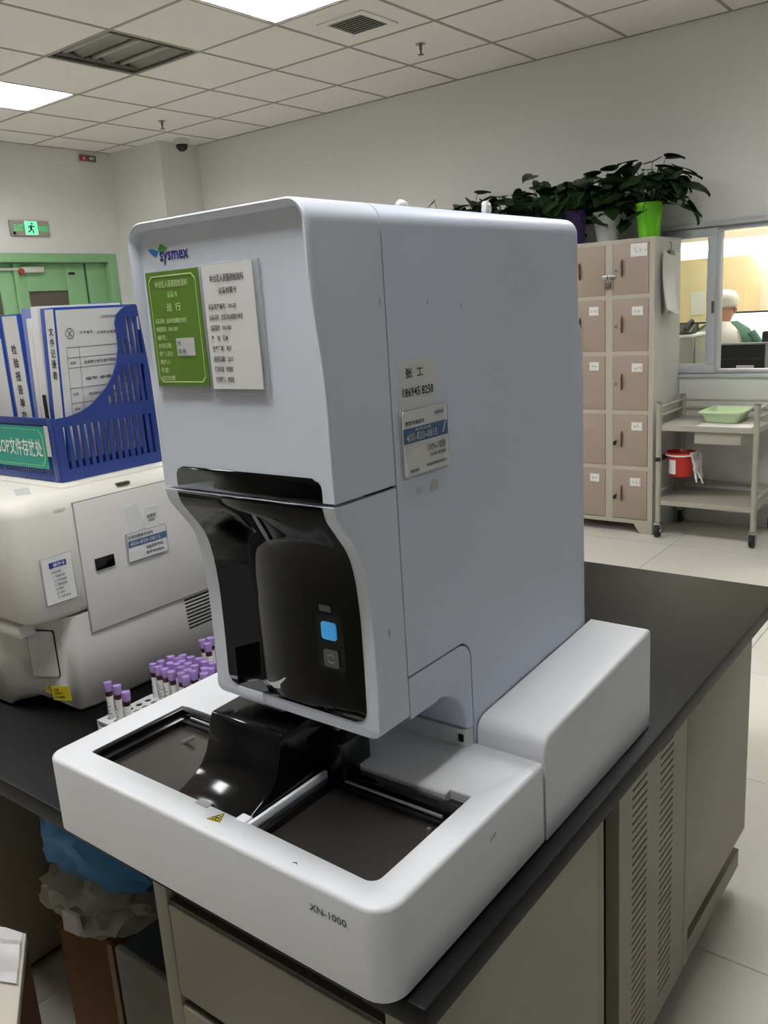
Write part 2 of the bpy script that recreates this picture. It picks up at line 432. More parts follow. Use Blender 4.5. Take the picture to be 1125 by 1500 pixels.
# exit sign on the left wall
t = thing('exit_sign', 'green glowing emergency exit sign on grey plate above the door', 'exit sign', (XL, -1.30, 2.21))
part('plate', MB().box(XL+.001, XL+.022, -1.475, -1.126, 2.213, 2.333), 'exit_grey', t, bevel=.003)
part('lit_panel', MB().box(XL+.022, XL+.024, -1.347, -1.236, 2.222, 2.328), 'exit_white', t, smooth=0)
# running figure, cut out in green
fig = MB()
def limb(pts, wd):
    for (a, b), (c, d) in zip(pts, pts[1:]):
        dx, dz = c-a, d-b; L = math.hypot(dx, dz); nx, nz = -dz/L*wd, dx/L*wd
        q = [(a+nx,b+nz),(c+nx,d+nz),(c-nx,d-nz),(a-nx,b-nz)]
        fig.prism([(-1.29+u, 2.275+v) for u, v in q], 0, XL+.0242, XL+.0250)
limb([(0,.022),(-.006,-.008)], .010); limb([(-.006,-.008),(.016,-.022),(.010,-.042)], .006); limb([(-.006,-.008),(-.018,-.028),(-.036,-.032)], .006)
limb([(0,.018),(.020,.008),(.030,.016)], .005); limb([(0,.018),(-.022,.012),(-.026,-.004)], .005)
fig.cyl((XL+.0242, -1.283, 2.309), (XL+.0250, -1.283, 2.309), .009, n=12)
part('running_figure', fig, 'led_green', t, smooth=0)
lettering(t, 'EXIT', (XL+.0225, -1.442, 2.250), Y, Z, h=.048, wid=.082, material='exit_green')
lettering(t, '安全出口', (XL+.0225, -1.228, 2.252), Y, Z, h=.044, wid=.088, material='exit_green')
part('test_button', MB().cyl((XL+.022, -1.446, 2.232), (XL+.028, -1.446, 2.232), .012, n=12), 'cam_black', t)
# little red and green sign near the ceiling
t = thing('indicator_sign', 'small red and green status sign high on the wall', 'sign', (XL, -.65, 2.86))
part('red_lens', MB().box(XL+.001, XL+.02, -.73, -.656, 2.845, 2.892), 'led_red', t, bevel=.004)
part('green_lens', MB().box(XL+.001, XL+.02, -.652, -.575, 2.845, 2.892), 'led_green', t, bevel=.004)
lettering(t, '停', (XL+.0202, -.71, 2.855), Y, Z, h=.026, material='white'); lettering(t, '通行', (XL+.0202, -.645, 2.855), Y, Z, h=.026, material='white')
# green door in the left wall
dr = struct('door_1', MB().box(XL-.10, XL+.018, DY0, DY0+.085, 0, DZ1).box(XL-.10, XL+.018, DY1-.085, DY1, 0, DZ1).box(XL-.10, XL+.018, DY0+.085, DY1-.085, 2.005, DZ1), 'door_green', bevel=.004)
def leaf(y0, y1, py0, py1, x):
    fr = MB().box(x-.045, x, y0, py0, .01, 2.0).box(x-.045, x, py1, y1, .01, 2.0).box(x-.045, x, py0, py1, .01, 1.0).box(x-.045, x, py0, py1, 1.775, 2.0)
    struct('door_leaf', fr, 'door_green', dr, bevel=.002)
    struct('door_pane', MB().box(x-.028, x-.018, py0, py1, 1.0, 1.775), 'door_pane', dr, smooth=0)
leaf(-1.46, -.80, -1.355, -.985, XL-.055); leaf(-1.892, -1.475, -1.80, -1.60, XL-.055)
struct('door_panel', MB().box(XL-.085, XL-.06, -.775, -.587, .01, 2.0), 'door_green', dr, smooth=0)
struct('door_gap', MB().box(XL-.11, XL-.085, -.80, -.775, .01, 2.0), 'dark_gap', dr, smooth=0)
struct('meeting_stile', MB().box(XL-.055, XL-.035, -1.475, -1.43, .01, 2.0), 'door_green', dr, bevel=.002)
struct('door_closer', MB().box(XL-.055, XL-.012, -1.40, -1.21, 1.925, 1.97), 'cam_white', dr, bevel=.004)
struct('closer_arm', MB().box(XL-.05, XL-.03, -1.62, -1.40, 1.945, 1.962), 'cam_white', dr, smooth=0)
struct('closer_knob', MB().cyl((XL-.05, -1.415, 1.935), (XL-.005, -1.415, 1.935), .022, n=12), 'led_red', dr)
struct('door_label', MB().box(XL-.055, XL-.052, -.96, -.90, 1.905, 1.925), 'cam_black', dr, smooth=0)
struct('wall_corridor', MB().box(XL-1.6, XL-1.5, -3.2, .6, 0, 2.6), 'door_green_dark', smooth=0)
# interior window in the back wall
FW = .055
wn = struct('window_1', MB().box(WX0, WX1, .02, .10, WZ0, WZ0+.024).box(WX0, WX1, .02, .10, WZ1-.026, WZ1)
            .box(WX0, WX0+.03, .02, .10, WZ0+.024, WZ1-.026).box(WX1-.03, WX1, .02, .10, WZ0+.024, WZ1-.026), 'pvc_frame', bevel=.003)
struct('window_trim', MB().box(WX0-.03, WX1+.03, -.012, .02, WZ1, WZ1+.03), 'pvc_frame', wn, bevel=.002)
struct('window_sill', MB().box(WX0-.03, WX1+.03, -.016, .12, WZ0-.022, WZ0), 'pvc_frame', wn, bevel=.003)
def sash(x0, x1, y):
    b = MB().box(x0, x1, y, y+.03, WZ0+.002, WZ0+.06).box(x0, x1, y, y+.03, WZ1-.055, WZ1-.004)
    b.box(x0, x0+FW, y, y+.03, WZ0+.06, WZ1-.055).box(x1-FW, x1, y, y+.03, WZ0+.06, WZ1-.055)
    struct('sash', b, 'pvc_frame', wn, bevel=.003)
    struct('pane', MB().box(x0+FW, x1-FW, y+.013, y+.017, WZ0+.06, WZ1-.055), 'glass', wn, smooth=0)
sash(WX0+.03, 2.952, .005)
sash(3.95, WX1-.03, .055)
struct('window_post', MB().box(2.952, 2.972, .012, .075, WZ0, WZ1-.02), 'pvc_frame', wn, bevel=.002)
struct('sash_latch', MB().box(2.93, 2.945, -.006, .008, 1.30, 1.37), 'reflector', wn, bevel=.002)
# ------------------------------------------------------------------ the office behind the window
struct('wall_office_far', MB().box(.4, 6.2, 3.2, 3.3, 0, 2.9), 'office_wall', smooth=0)
struct('wall_office_left', MB().box(.3, .4, WT, 3.3, 0, 2.9), 'office_wall', smooth=0)
struct('wall_office_right', MB().box(6.2, 6.3, WT, 3.3, 0, 2.9), 'office_wall', smooth=0)
struct('ceiling_office', MB().box(.3, 6.3, WT, 3.3, 2.85, 2.9), 'office_wall', smooth=0)
struct('floor_office', MB().box(.3, 6.3, WT, 3.3, -.06, 0), 'floor_tile', smooth=0)
for k in range(3):
    x = at(1093, 420, 1, 2.71).x-.605-(2-k)*.62
    t = thing('wardrobe', ['cream wooden wardrobe behind the left window pane, away from the seated person', 'cream wooden wardrobe with a white notice beside the seated person',
                           'cream wooden wardrobe at the end of the row by the bare office wall'][k], 'wardrobe', (x+.3, 2.95, 0), 'row of cream wardrobes in the office')
    part('carcass', MB().box(x, x+.60, 2.72, 3.19, 0, 1.70), 'wardrobe', t, bevel=.003)
    for q in range(2): part('door', MB().box(x+.01+.295*q, x+.293+.295*q, 2.70, 2.719, .05, 1.68), 'wardrobe', t, bevel=.003)
t = thing('tube_lamp', 'bright fluorescent tube lamp on the office wall above the wardrobes', 'lamp', (1.95, 3.18, 1.76))
part('batten', MB().box(1.3, 2.62, 3.14, 3.195, 1.83, 1.87), 'lamp_white', t, smooth=0)
part('tube', MB().cyl((1.33, 3.115, 1.80), (2.60, 3.115, 1.80), .028, n=12), 'office_tube', t)
t = thing('office_ceiling_lamp', 'long glowing batten lamp on the office ceiling', 'lamp', (3.4, 1.6, 2.82))
part('batten', MB().box(2.4, 4.4, 1.45, 1.75, 2.815, 2.849), 'lamp_white', t, smooth=0)
part('tube', MB().box(2.45, 4.35, 1.5, 1.7, 2.80, 2.814), 'office_lamp', t, smooth=0)
p0 = at(1011, 462, 1, 2.69); p1 = at(1033, 426, 1, 2.69)
single('notice_sheet', 'white notice sheet taped to a cream wardrobe door', 'notice', quadplate((p0.x, 2.698, p0.z), X, Z, p1.x-p0.x, p1.z-p0.z, .002), 'paper', (p0.x, 2.698, p0.z), smooth=0)
# desk partitions
a = at(1050, 503, 1, .6); b = at(1104, 546, 1, .594)
t = thing('desk_screen', 'black low desk screen with grey top rail behind the window', 'partition', (3.1, .6, 0))
part('panel', MB().box(a.x-.02, 3.10, .59, .61, 0, a.z-.012), 'partition_black', t, smooth=0)
part('top_rail', MB().box(a.x-.02, 3.12, .585, .615, a.z-.012, a.z), 'partition_frame', t, bevel=.003)
part('rib', MB().box(a.x-.02, 3.10, .584, .590, a.z-.11, a.z-.10), 'partition_dark', t, smooth=0)
part('post', MB().box(3.10, 3.125, .585, .615, 0, a.z-.012), 'partition_frame', t, bevel=.003)
c = at(1078, 547, 1, .58); d = at(1104, 535, 1, .58)
t2 = thing('desk_label', 'small grey nameplate on the black desk screen', 'label', (c.x, .58, c.z))
part('card', quadplate((c.x, .583, c.z), X, Z, d.x-c.x, d.z-c.z, .003), 'paper_grey', t2, smooth=0)
lettering(t2, '检 验 科', (c.x+.02, .5825, c.z+.022), X, Z, h=.02, wid=.07, material='ink')
a = at(997, 473, 1, .80); b = at(1033, 500, 1, .80)
t = thing('desk_screen', 'dark grey office partition seen through the narrow sash pane', 'partition', (2.2, .80, 0))
part('panel', MB().box(a.x-.3, b.x-.05, 0.79, 0.81, 0, a.z-.012), 'partition_dark', t, smooth=0)
part('rail', MB().box(a.x-.3, b.x+.03, 0.783, 0.817, b.z-.012, b.z), 'partition_frame', t, bevel=.003)
part('top_rail', MB().box(a.x-.3, b.x+.03, 0.785, 0.815, a.z-.012, a.z), 'partition_dark', t, bevel=.003)
# filing unit and gadget behind sash
a = at(997, 492, 1, .42); b = at(1014, 535, 1, .42)
t = thing('filing_unit', 'pale grey filing unit standing behind the narrow sash pane', 'cabinet', (a.x, .5, 0))
part('body', MB().box(2.50, b.x, .42, .755, 0, a.z-.012), 'trolley', t, bevel=.004)
part('top', MB().box(2.49, b.x+.008, .41, .765, a.z-.012, a.z+.004), 'white', t, bevel=.003)
part('edge_strip', MB().box(b.x, b.x+.008, .415, .45, .02, a.z-.012), 'metal_chrome', t, smooth=0)
t = thing('desk_telephone', 'small black telephone on the pale filing unit', 'telephone', (2.62, .5, a.z+.004))
part('base', MB().prism([(.46,a.z+.004),(.60,a.z+.004),(.60,a.z+.07),(.46,a.z+.02)], 0, 2.53, 2.655), 'partition_black', t, bevel=.006)
part('handset', MB().tube([(2.62,.47,a.z+.04),(2.625,.50,a.z+.072),(2.625,.58,a.z+.092),(2.62,.61,a.z+.075)], [.016,.011,.011,.016]), 'partition_dark', t)
# desk, monitor
t = thing('office_desk', 'pale office desk behind the black desk screen', 'desk', (3.0, 1.6, 0))
part('desktop', MB().box(2.42, 4.2, 1.36, 1.98, .72, .75), 'wardrobe', t, bevel=.004)
for x in (2.44, 4.16): part('leg', MB().box(x, x+.03, 1.38, 1.96, 0, .72), 'trolley', t, bevel=.003)
a = at(1076, 458, 1, 1.52); b = at(1122, 499, 1, 1.52)
t = thing('computer_monitor', 'white glowing computer monitor beside the person in green', 'monitor', (a.x+.15, 1.55, .75))
part('bezel', MB().box(a.x-.06, b.x+.03, 1.523, 1.555, b.z-.02, a.z+.006), 'partition_black', t, bevel=.004)
part('screen', MB().box(a.x-.052, b.x+.022, 1.519, 1.5225, b.z-.01, a.z-.006), 'screen', t, smooth=0)
part('stand', MB().box(a.x+.10, a.x+.16, 1.54, 1.57, .762, b.z-.02), 'partition_black', t, bevel=.004)
part('foot', MB().box(a.x+.02, a.x+.24, 1.46, 1.65, .75, .762), 'partition_black', t, bevel=.004)
t = thing('office_chair', 'black office chair beside the glowing monitor', 'chair', (3.2, 1.0, 0))
part('backrest', MB().box(3.02, 3.34, .80, .84, .62, 1.14), 'partition_dark', t, bevel=.015)
part('seat', MB().box(3.0, 3.38, .84, 1.22, .44, .50), 'partition_dark', t, bevel=.02)
part('column', MB().cyl((3.19,1.02,.06), (3.19,1.02,.44), .03), 'metal_chrome', t)
part('base', MB().cyl((3.19,1.02,0), (3.19,1.02,.06), .25, .06), 'partition_black', t)
# person in white cap with green sleeves, seated at the monitor, back to the window
PX, PY = at(1058, 470, 1, 1.05).x, 1.05
sp = thing('stool', 'round lab stool under the seated person', 'stool', (PX, PY-.03, 0))
part('seat', MB().lathe((PX, PY-.03, .43), [(.15,0),(.18,.01),(.18,.045),(.16,.055)]), 'partition_black', sp)
part('column', MB().cyl((PX, PY-.03, .03), (PX, PY-.03, .43), .028), 'metal_chrome', sp)
part('base', MB().lathe((PX, PY-.03, 0), [(.20,0),(.20,.012),(.03,.03)]), 'metal_chrome', sp)
def skin_mesh(name, pts, edges, rad, material, parent, lev=2):
    me = D.meshes.new(name); me.from_pydata([tuple(Vector(p)-ORG[parent]) for p in pts], edges, [])
    o = D.objects.new(name, me); COL.objects.link(o); o.parent = None
    sk = o.modifiers.new('s', 'SKIN'); sk.use_smooth_shade = True
    for i, r in enumerate(rad):
        dv = me.skin_vertices[0].data[i]; dv.radius = r if isinstance(r, tuple) else (r, r); dv.use_root = (i == 0)
    ss = o.modifiers.new('u', 'SUBSURF'); ss.levels = lev; ss.render_levels = lev
    dg = bpy.context.evaluated_depsgraph_get(); m2 = D.meshes.new_from_object(o.evaluated_get(dg))
    D.objects.remove(o); m2.materials.clear(); m2.materials.append(MATS[material])
    for p in m2.polygons: p.use_smooth = True
    o2 = D.objects.new(name, m2); m2.name = name; COL.objects.link(o2); o2.parent = parent; ORG[o2] = ORG[parent]
    return o2
HZ = 1.315
pe = thing('person', 'person in white cap and white top with green sleeves, seated at the monitor', 'person', (PX, PY, 0))
def B(x, y, z): return (PX+x, PY-y, z)        # body coordinates, facing +Y (towards the monitor)
body_pts = [B(0,.06,.62),B(0,.05,.82),B(0,.03,1.02),B(0,0,1.12),B(-.01,-.03,1.19),B(-.01,-.05,1.26),B(-.01,-.06,HZ),B(-.01,-.055,HZ+.06),
            B(.17,0,1.09),B(.22,-.05,.90),B(.14,-.24,.81),B(.09,-.31,.79), B(-.17,0,1.09),B(-.22,-.05,.90),B(-.14,-.24,.81),B(-.09,-.31,.79),
            B(.10,0,.60),B(.12,-.36,.58),B(.12,-.34,.12),B(.12,-.44,.05), B(-.10,0,.60),B(-.12,-.36,.58),B(-.12,-.34,.12),B(-.12,-.44,.05)]
body_ed = [(0,1),(1,2),(2,3),(3,4),(4,5),(5,6),(6,7),(3,8),(8,9),(9,10),(10,11),(3,12),(12,13),(13,14),(14,15),(0,16),(16,17),(17,18),(18,19),(0,20),(20,21),(21,22),(22,23)]
body_r = [(.15,.11),(.14,.10),(.16,.11),(.13,.09),(.055,.055),(.072,.08),(.076,.095),(.06,.075),.06,.045,.035,.028,.06,.045,.035,.028,.085,.06,.045,.035,.085,.06,.045,.035]
skin_mesh('body', body_pts, body_ed, body_r, 'skin', pe)
hx, hy = PX-.01, PY+.06
part('cap', MB().lathe((hx, hy-.012, HZ-.012), [(.086,0),(.100,.014),(.104,.050),(.096,.085),(.070,.112),(.03,.124)]), 'cloth_white', pe)
part('face_mask', MB().box(hx-.045, hx+.045, hy+.07, hy+.104, HZ-.075, HZ-.028), 'cloth_white', pe, bevel=.012)
for s_ in (-1, 1):
    part('eye', MB().lathe((hx+s_*.03, hy+.092, HZ-.012), [(.002,-.006),(.009,-.004),(.009,.004),(.002,.006)], n=10), 'ink', pe)
    part('ear', MB().lathe((hx+s_*.080, hy-.005, HZ-.035), [(.004,-.025),(.014,-.01),(.015,.012),(.005,.025)], n=10), 'skin', pe)
part('nose', MB().prism([(hy+.11,HZ-.04),(hy+.085,HZ-.04),(hy+.09,HZ-.008)], 0, hx-.010, hx+.010), 'skin', pe, bevel=.004)
sh = []
for z, rx, ry, yy in ((.62,.20,.15,.06),(.82,.185,.135,.05),(.98,.20,.14,.03),(1.08,.215,.145,.01),(1.15,.175,.125,0),(1.205,.088,.088,-.015)):
    sh.append([B(rx*math.cos(2*math.pi*i/20), yy+ry*math.sin(2*math.pi*i/20), z) for i in range(20)])
part('top', MB().loft(sh), 'cloth_white', pe)
for s_ in (-1, 1):
    rows = []
    for z, rx, ry, yy in ((.64,.222,.17,.06),(.82,.207,.155,.05),(.98,.222,.16,.03),(1.08,.230,.158,.01),(1.15,.187,.136,0),(1.205,.096,.096,-.015)):
        rows.append([B(s_*rx*math.cos(math.radians(q)), yy+ry*math.sin(math.radians(q)), z) for q in range(-80, 45, 12)])
    jk = MB().sheet(rows)
    jk.tube([B(s_*.16,0,1.10),B(s_*.235,-.01,.99),B(s_*.25,-.06,.89),B(s_*.21,-.16,.83),B(s_*.14,-.24,.81)], [.075,.075,.068,.06,.052], n=12)
    part('sleeve', jk, 'cloth_green', pe)
    for k in range(5):
        bx = PX+s_*.085+(k-2)*.014; L = (.045,.06,.066,.062,.05)[k]
        part('finger', MB().tube([(bx,PY+.30,.795),(bx+s_*.002,PY+.30+L*.6,.792),(bx+s_*.003,PY+.30+L,.778)], [.008,.0075,.006], n=8), 'skin', pe)
# ================================================================== BENCH (island) AND CABINETS
CZ = .718
BX0, BX1, BY0, BY1 = 1.3, 4.103, -4.772, -3.20
single('bench_top', 'black laminate worktop under both blood analyzers', 'worktop', MB().box(BX0, BX1, BY0, BY1, CZ-.036, CZ), 'counter', (2.7, -4.0, CZ-.036), bevel=.004, seg=2)
def slits(mb_list): pass
# end cabinet: side seen under the worktop's right edge, drawers to the front
CXL, CXR = 3.588, 4.085
t = thing('drawer_cabinet', 'beige steel drawer cabinet under the white analyzer', 'cabinet', ((CXL+CXR)/2, -4.5, 0))
part('carcass', MB().box(CXL+.02, CXR-.03, -4.725, -4.285, .09, CZ-.037), 'dark_inside', t, smooth=0)
part('side_panel', MB().box(CXR-.028, CXR, -4.745, -4.280, .075, CZ-.038), 'cab_beige', t, bevel=.003)
part('side_panel', MB().box(CXL, CXL+.02, -4.724, -4.285, .075, CZ-.038), 'cab_beige', t, bevel=.002)
part('stile', MB().box(CXL, CXL+.030, -4.750, -4.725, .075, CZ-.038), 'cab_beige', t, bevel=.002)
part('stile', MB().box(CXR-.06, CXR-.029, -4.750, -4.726, .075, CZ-.038), 'cab_beige', t, bevel=.002)
part('top_rail', MB().box(CXL+.031, CXR-.061, -4.748, -4.728, .660, CZ-.038), 'cab_beige', t, bevel=.002)
for z0, z1 in ((.471,.632), (.275,.452), (.09,.258)):
    d_ = part('drawer_front', MB().box(CXL+.033, CXR-.063, -4.752, -4.730, z0, z1), 'cab_beige', t, bevel=.004)
    part('pull_lip', MB().prism([(-4.748,z1+.001),(-4.735,z1+.001),(-4.735,z1+.016),(-4.738,z1+.016),(-4.738,z1+.005),(-4.748,z1+.005)], 0, CXL+.035, CXR-.065), 'cab_dark', d_, smooth=0)
part('plinth', MB().box(CXL+.02, CXR-.02, -4.70, -4.29, .0, .075), 'cab_dark', t, smooth=0)
# louvred end cabinet
t = thing('louvred_cabinet', 'beige steel end cabinet with two columns of slanted vent slits', 'cabinet', (CXR-.3, -4.0, 0))
part('post', MB().box(CXR-.04, CXR-.004, -4.279, -4.245, .075, CZ-.038), 'cab_beige', t, bevel=.004)
part('channel', MB().box(CXR-.06, CXR-.03, -4.245, -4.195, .075, CZ-.038), 'cab_dark', t, smooth=0)
part('carcass', MB().box(CXL+.02, CXR-.03, -4.19, -3.434, .152, CZ-.037), 'dark_inside', t, smooth=0)
# vented panel with real slits
V0, V1 = -4.195, -3.862
def vented(y0, y1, z0, z1, cols):
    holes = []
    for (c0, c1), zt, zb, n in cols:
        for k in range(n):
            z = zt-(zt-zb)*k/(n-1)
            holes.append([(c0,z),(c1,z+.0),(c1,z+.0046),(c0,z+.0046)])
    outer = [(y0,z0),(y1,z0),(y1,z1),(y0,z1)]
    def P(p, x): return (x,p[0],p[1])
    return plate_holes([[P(p,CXR-.024) for p in outer],[P(p,CXR) for p in outer]], [[[P(p,CXR) for p in h],[P(p,CXR-.004) for p in h]] for h in holes], None)
vp = part('vented_panel', vented(V0, V1, .075, CZ-.038, [((-4.138,-4.070),.640,.110,34), ((-4.005,-3.937),.652,.122,34)]), 'cab_beige', t, smooth=0)
part('slit_backing', MB().box(CXR-.0235, CXR-.0045, -4.15, -3.925, .1, .665), 'dark_gap', t, smooth=0)
part('end_panel', MB().prism([(-3.858,.075),(-3.832,.075),(-3.830,.110),(-3.828,.152),(-3.408,.152),(-3.408,CZ-.038),(-3.858,CZ-.038)], 0, CXR-.028, CXR), 'cab_beige', t, bevel=.003)
part('base_rail', MB().box(CXR-.045, CXR-.006, -3.827, -3.43, .055, .106), 'cab_beige', t, bevel=.003)
part('plinth', MB().box(CXL+.05, CXR-.03, -4.25, -3.86, .0, .075), 'cab_dark', t, smooth=0)
part('back_panel', MB().box(CXL, CXR-.03, -3.432, -3.41, .152, CZ-.038), 'cab_beige', t, bevel=.003)
part('foot', MB().lathe((CXR-.06, -3.50, 0), [(.022,0),(.022,.012),(.010,.018),(.010,.055)]), 'black_rubber', t)
part('foot', MB().lathe((CXR-.40, -3.50, 0), [(.022,0),(.022,.012),(.010,.018),(.010,.055)]), 'black_rubber', t)
part('cross_rail', MB().box(CXL+.05, CXR-.05, -3.52, -3.47, .055, .105), 'cab_beige', t, smooth=0)
# left cabinet, right side visible in the knee space
t = thing('base_cabinet', 'beige cabinet at the left of the knee space under the beige analyzer', 'cabinet', (2.2, -4.3, 0))
part('body', MB().box(BX0+.02, 2.83, -4.72, -3.25, .03, CZ-.038), 'cab_beige', t, bevel=.003)
part('front_door', MB().box(BX0+.03, 2.825, -4.742, -4.722, .08, CZ-.075), 'cab_beige', t, bevel=.003)
part('plinth', MB().box(BX0+.05, 2.80, -4.68, -3.3, 0, .03), 'cab_dark', t, smooth=0)
single('apron_rail', 'beige steel apron rail under the worktop edge over the knee space', 'rail', MB().box(2.832, CXL-.002, -4.752, -4.730, .661, CZ-.038), 'cab_beige', (3.2, -4.74, .661), bevel=.002)
single('knee_space_panel', 'dark back panel closing the knee space under the bench', 'panel', MB().box(2.832, CXL-.002, -4.02, -4.0, 0, CZ-.038), 'cab_beige', (3.2, -4.0, 0), bevel=.002)
# ================================================================== THE WHITE BLOOD ANALYZER
AX0, AX1, AY0, AY1 = 3.433, 4.078, -4.800, -4.045
TZ = .843
BL, BR = 3.674, 3.968            # upper unit left / right sides
an = thing('blood_analyzer', 'white blood analyzer with black curved door and sampler tray', 'analyzer', ((AX0+AX1)/2, -4.42, CZ))
# sampler tray ------------------------------------------------------
def ringz(ins, z, rad=(.026,.034,.006,.006)):
    return [(x,y,z) for x, y in rrect(AX0+ins, AX1-ins, AY0+ins, -4.4385-ins*.2, [max(.002, r-ins) for r in rad], 6)]
rb = .006
outer = [ringz(.004, CZ+.002), ringz(0, CZ+.006)] + [ringz(rb*(1-math.cos(a)), TZ-rb+rb*math.sin(a)) for a in [i*math.pi/2/4 for i in range(5)]]
hole_lo = ([(3.480,-4.757),(3.690,-4.757),(3.815,-4.757),(3.832,-4.757)] + [(x,y) for x, y in arc(4.036-.014,-4.762+.014,.014,270,360,5)]
           + [(4.036,-4.556),(4.001,-4.556),(4.001,-4.570),(3.80,-4.572)] + [(x,y) for x, y in arc(3.480+.012,-4.574-.012,.012,90,180,4)])
hole_hi = []
for x, y in hole_lo:
    dx = -.015*max(0, min(1, (3.55-x)/.06)); dy = .013*max(0, min(1, (3.72-x)/.1)) if y > -4.66 else 0
    hole_hi.append((x+dx, y+dy))
def L3(p, z): return [(x,y,z) for x, y in p]
tr = part('sampler_tray', plate_holes(outer, [[L3(hole_hi, TZ), L3(hole_lo, TZ-.005), L3(hole_lo, TZ-.045)]], TZ), 'shell_tray', an)
weld(tr)
part('tray_underside', MB().box(AX0+.02, AX1-.02, AY0+.02, -4.45, CZ+.001, CZ+.004), 'dark_gap', an, smooth=0)
part('well_plate', MB().box(3.478, 3.826, -4.760, -4.570, TZ-.030, TZ-.022), 'steel_plate', an, smooth=0)
part('well_plate', MB().box(3.828, 4.038, -4.764, -4.568, TZ-.030, TZ-.022), 'steel_plate', an, smooth=0)
# black rails in the wells
part('well_rail', MB().box(3.481, 3.508, -4.750, -4.577, TZ-.022, TZ-.012).box(3.481, 3.492, -4.750, -4.577, TZ-.012, TZ-.004), 'black_rail', an, bevel=.001)
part('well_rail', MB().box(3.492, 3.69, -4.604, -4.576, TZ-.022, TZ-.013).box(3.492, 3.69, -4.588, -4.576, TZ-.013, TZ-.004), 'black_rail', an, bevel=.001)
part('well_rail', MB().box(3.832, 3.846, -4.756, -4.600, TZ-.022, TZ-.010), 'black_rail', an, bevel=.001)
part('well_rail', MB().box(3.836, 4.034, -4.612, -4.598, TZ-.022, TZ-.014).box(3.836, 4.034, -4.594, -4.574, TZ-.022, TZ-.006), 'black_rail', an, bevel=.002)
part('well_rail', MB().box(4.003, 4.034, -4.573, -4.558, TZ-.022, TZ-.014), 'black_rail', an, bevel=.001)
part('rail_strip', MB().cyl((3.86,-4.603,TZ-.011), (4.02,-4.603,TZ-.011), .0025, n=8), 'metal_chrome', an)
part('rail_strip', MB().cyl((3.52,-4.592,TZ-.0105), (3.66,-4.592,TZ-.0105), .0025, n=8), 'metal_chrome', an)
part('guide_pin', MB().cyl((3.555,-4.640,TZ-.022), (3.575,-4.632,TZ-.010), .004, .003, n=8), 'metal_chrome', an)
part('guide_pin', MB().cyl((4.016,-4.628,TZ-.022), (4.016,-4.628,TZ-.014), .003, n=8), 'metal_chrome', an)
part('divider_bar', MB().box(3.8245, 3.8308, -4.758, -4.607, TZ-.022, TZ-.001), 'shell_tray', an, bevel=.002)
part('front_tab', MB().box(3.806, 3.824, -4.760, -4.744, TZ-.02, TZ+.0005), 'shell_tray', an, bevel=.002)
# sampling hood between the wells
hood = [(-4.757,TZ-.004),(-4.742,TZ+.001),(-4.725,TZ+.008),(-4.710,TZ+.018),(-4.699,TZ+.032),(-4.692,TZ+.052),(-4.687,TZ+.075),(-4.680,TZ+.085),(-4.64,TZ+.086),(-4.55,TZ+.086),(-4.55,TZ-.02),(-4.757,TZ-.02)]
part('sampling_hood', MB().prism(hood, 0, 3.686, 3.8225), 'hood_black', an, bevel=.003, seg=2, smooth=50)
part('hood_back', MB().box(3.824, 3.860, -4.605, -4.545, TZ-.02, TZ+.045), 'black_rail', an, bevel=.004)
part('needle_guide', MB().cyl((3.80,-4.625,TZ+.086), (3.80,-4.625,TZ+.115), .004, n=8), 'metal_chrome', an)
part('needle_guide', MB().box(3.835, 3.850, -4.60, -4.585, TZ+.06, TZ+.10), 'metal_chrome', an, bevel=.002)
part('press_pad', MB().box(3.733, 3.757, -4.7635, -4.7515, TZ-.001, TZ+.0012), 'icon_grey', an, bevel=.001)
# biohazard triangle on the tray
tri = [(3.776,-4.780),(3.797,-4.776),(3.787,-4.759)]
part('warning_sticker', MB().prism(tri, 2, TZ+.0002, TZ+.0008), 'yellow', an, smooth=0)
def outline(parent, poly, wd, fn, material, name):
    mb = MB(); n = len(poly); c = (sum(p[0] for p in poly)/n, sum(p[1] for p in poly)/n)
    inn = [(c[0]+(p[0]-c[0])*(1-wd), c[1]+(p[1]-c[1])*(1-wd)) for p in poly]
    mb.add([fn(p) for p in poly]+[fn(p) for p in inn], [(i,(i+1) % n,(i+1) % n+n,i+n) for i in range(n)])
    return part(name, mb, material, parent, smooth=0)
outline(an, tri, .16, lambda p: (p[0],p[1],TZ+.0011), 'ink', 'sticker_border')
bh = MB()
for k in range(3):
    a = math.radians(90+120*k); c = (3.7867+.0035*math.cos(a), -4.7722+.0035*math.sin(a))
    ring = [(c[0]+.0032*math.cos(q), c[1]+.0032*math.sin(q)) for q in [2*math.pi*i/14 for i in range(14)]]; rin = [(c[0]+.0020*math.cos(q), c[1]+.0020*math.sin(q)) for q in [2*math.pi*i/14 for i in range(14)]]
    bh.add([(x,y,TZ+.0012) for x, y in ring+rin], [(i,(i+1) % 14,(i+1) % 14+14,i+14) for i in range(14)])
part('biohazard_sign', bh, 'ink', an, smooth=0)
part('ink_mark', MB().prism([(3.931,-4.784),(3.936,-4.783),(3.940,-4.785),(3.936,-4.7815)], 2, TZ, TZ+.0006), 'ink', an, smooth=0)
lettering(an, 'XN-1000', (3.969, AY0, TZ-.036), X, Z, h=.0098, wid=.055, material='ink_grey', name='model_lettering')
# side box ------------------------------------------------------------
sb = [(-4.4355,CZ+.003),(-4.045,CZ+.003),(-4.045,.900)]+[(y,z) for y, z in arc(-4.4355+.022,.880-.022,.022,95,180,6)]
part('side_box', MB().prism(sb, 0, BR+.002, AX1), 'shell_tray', an, sel=[(lambda p, q: abs(p.x-AX1) < 1e-4 and abs(q.x-AX1) < 1e-4 and p.z > .8 and q.z > .8, .006, 3)], bevel=0)
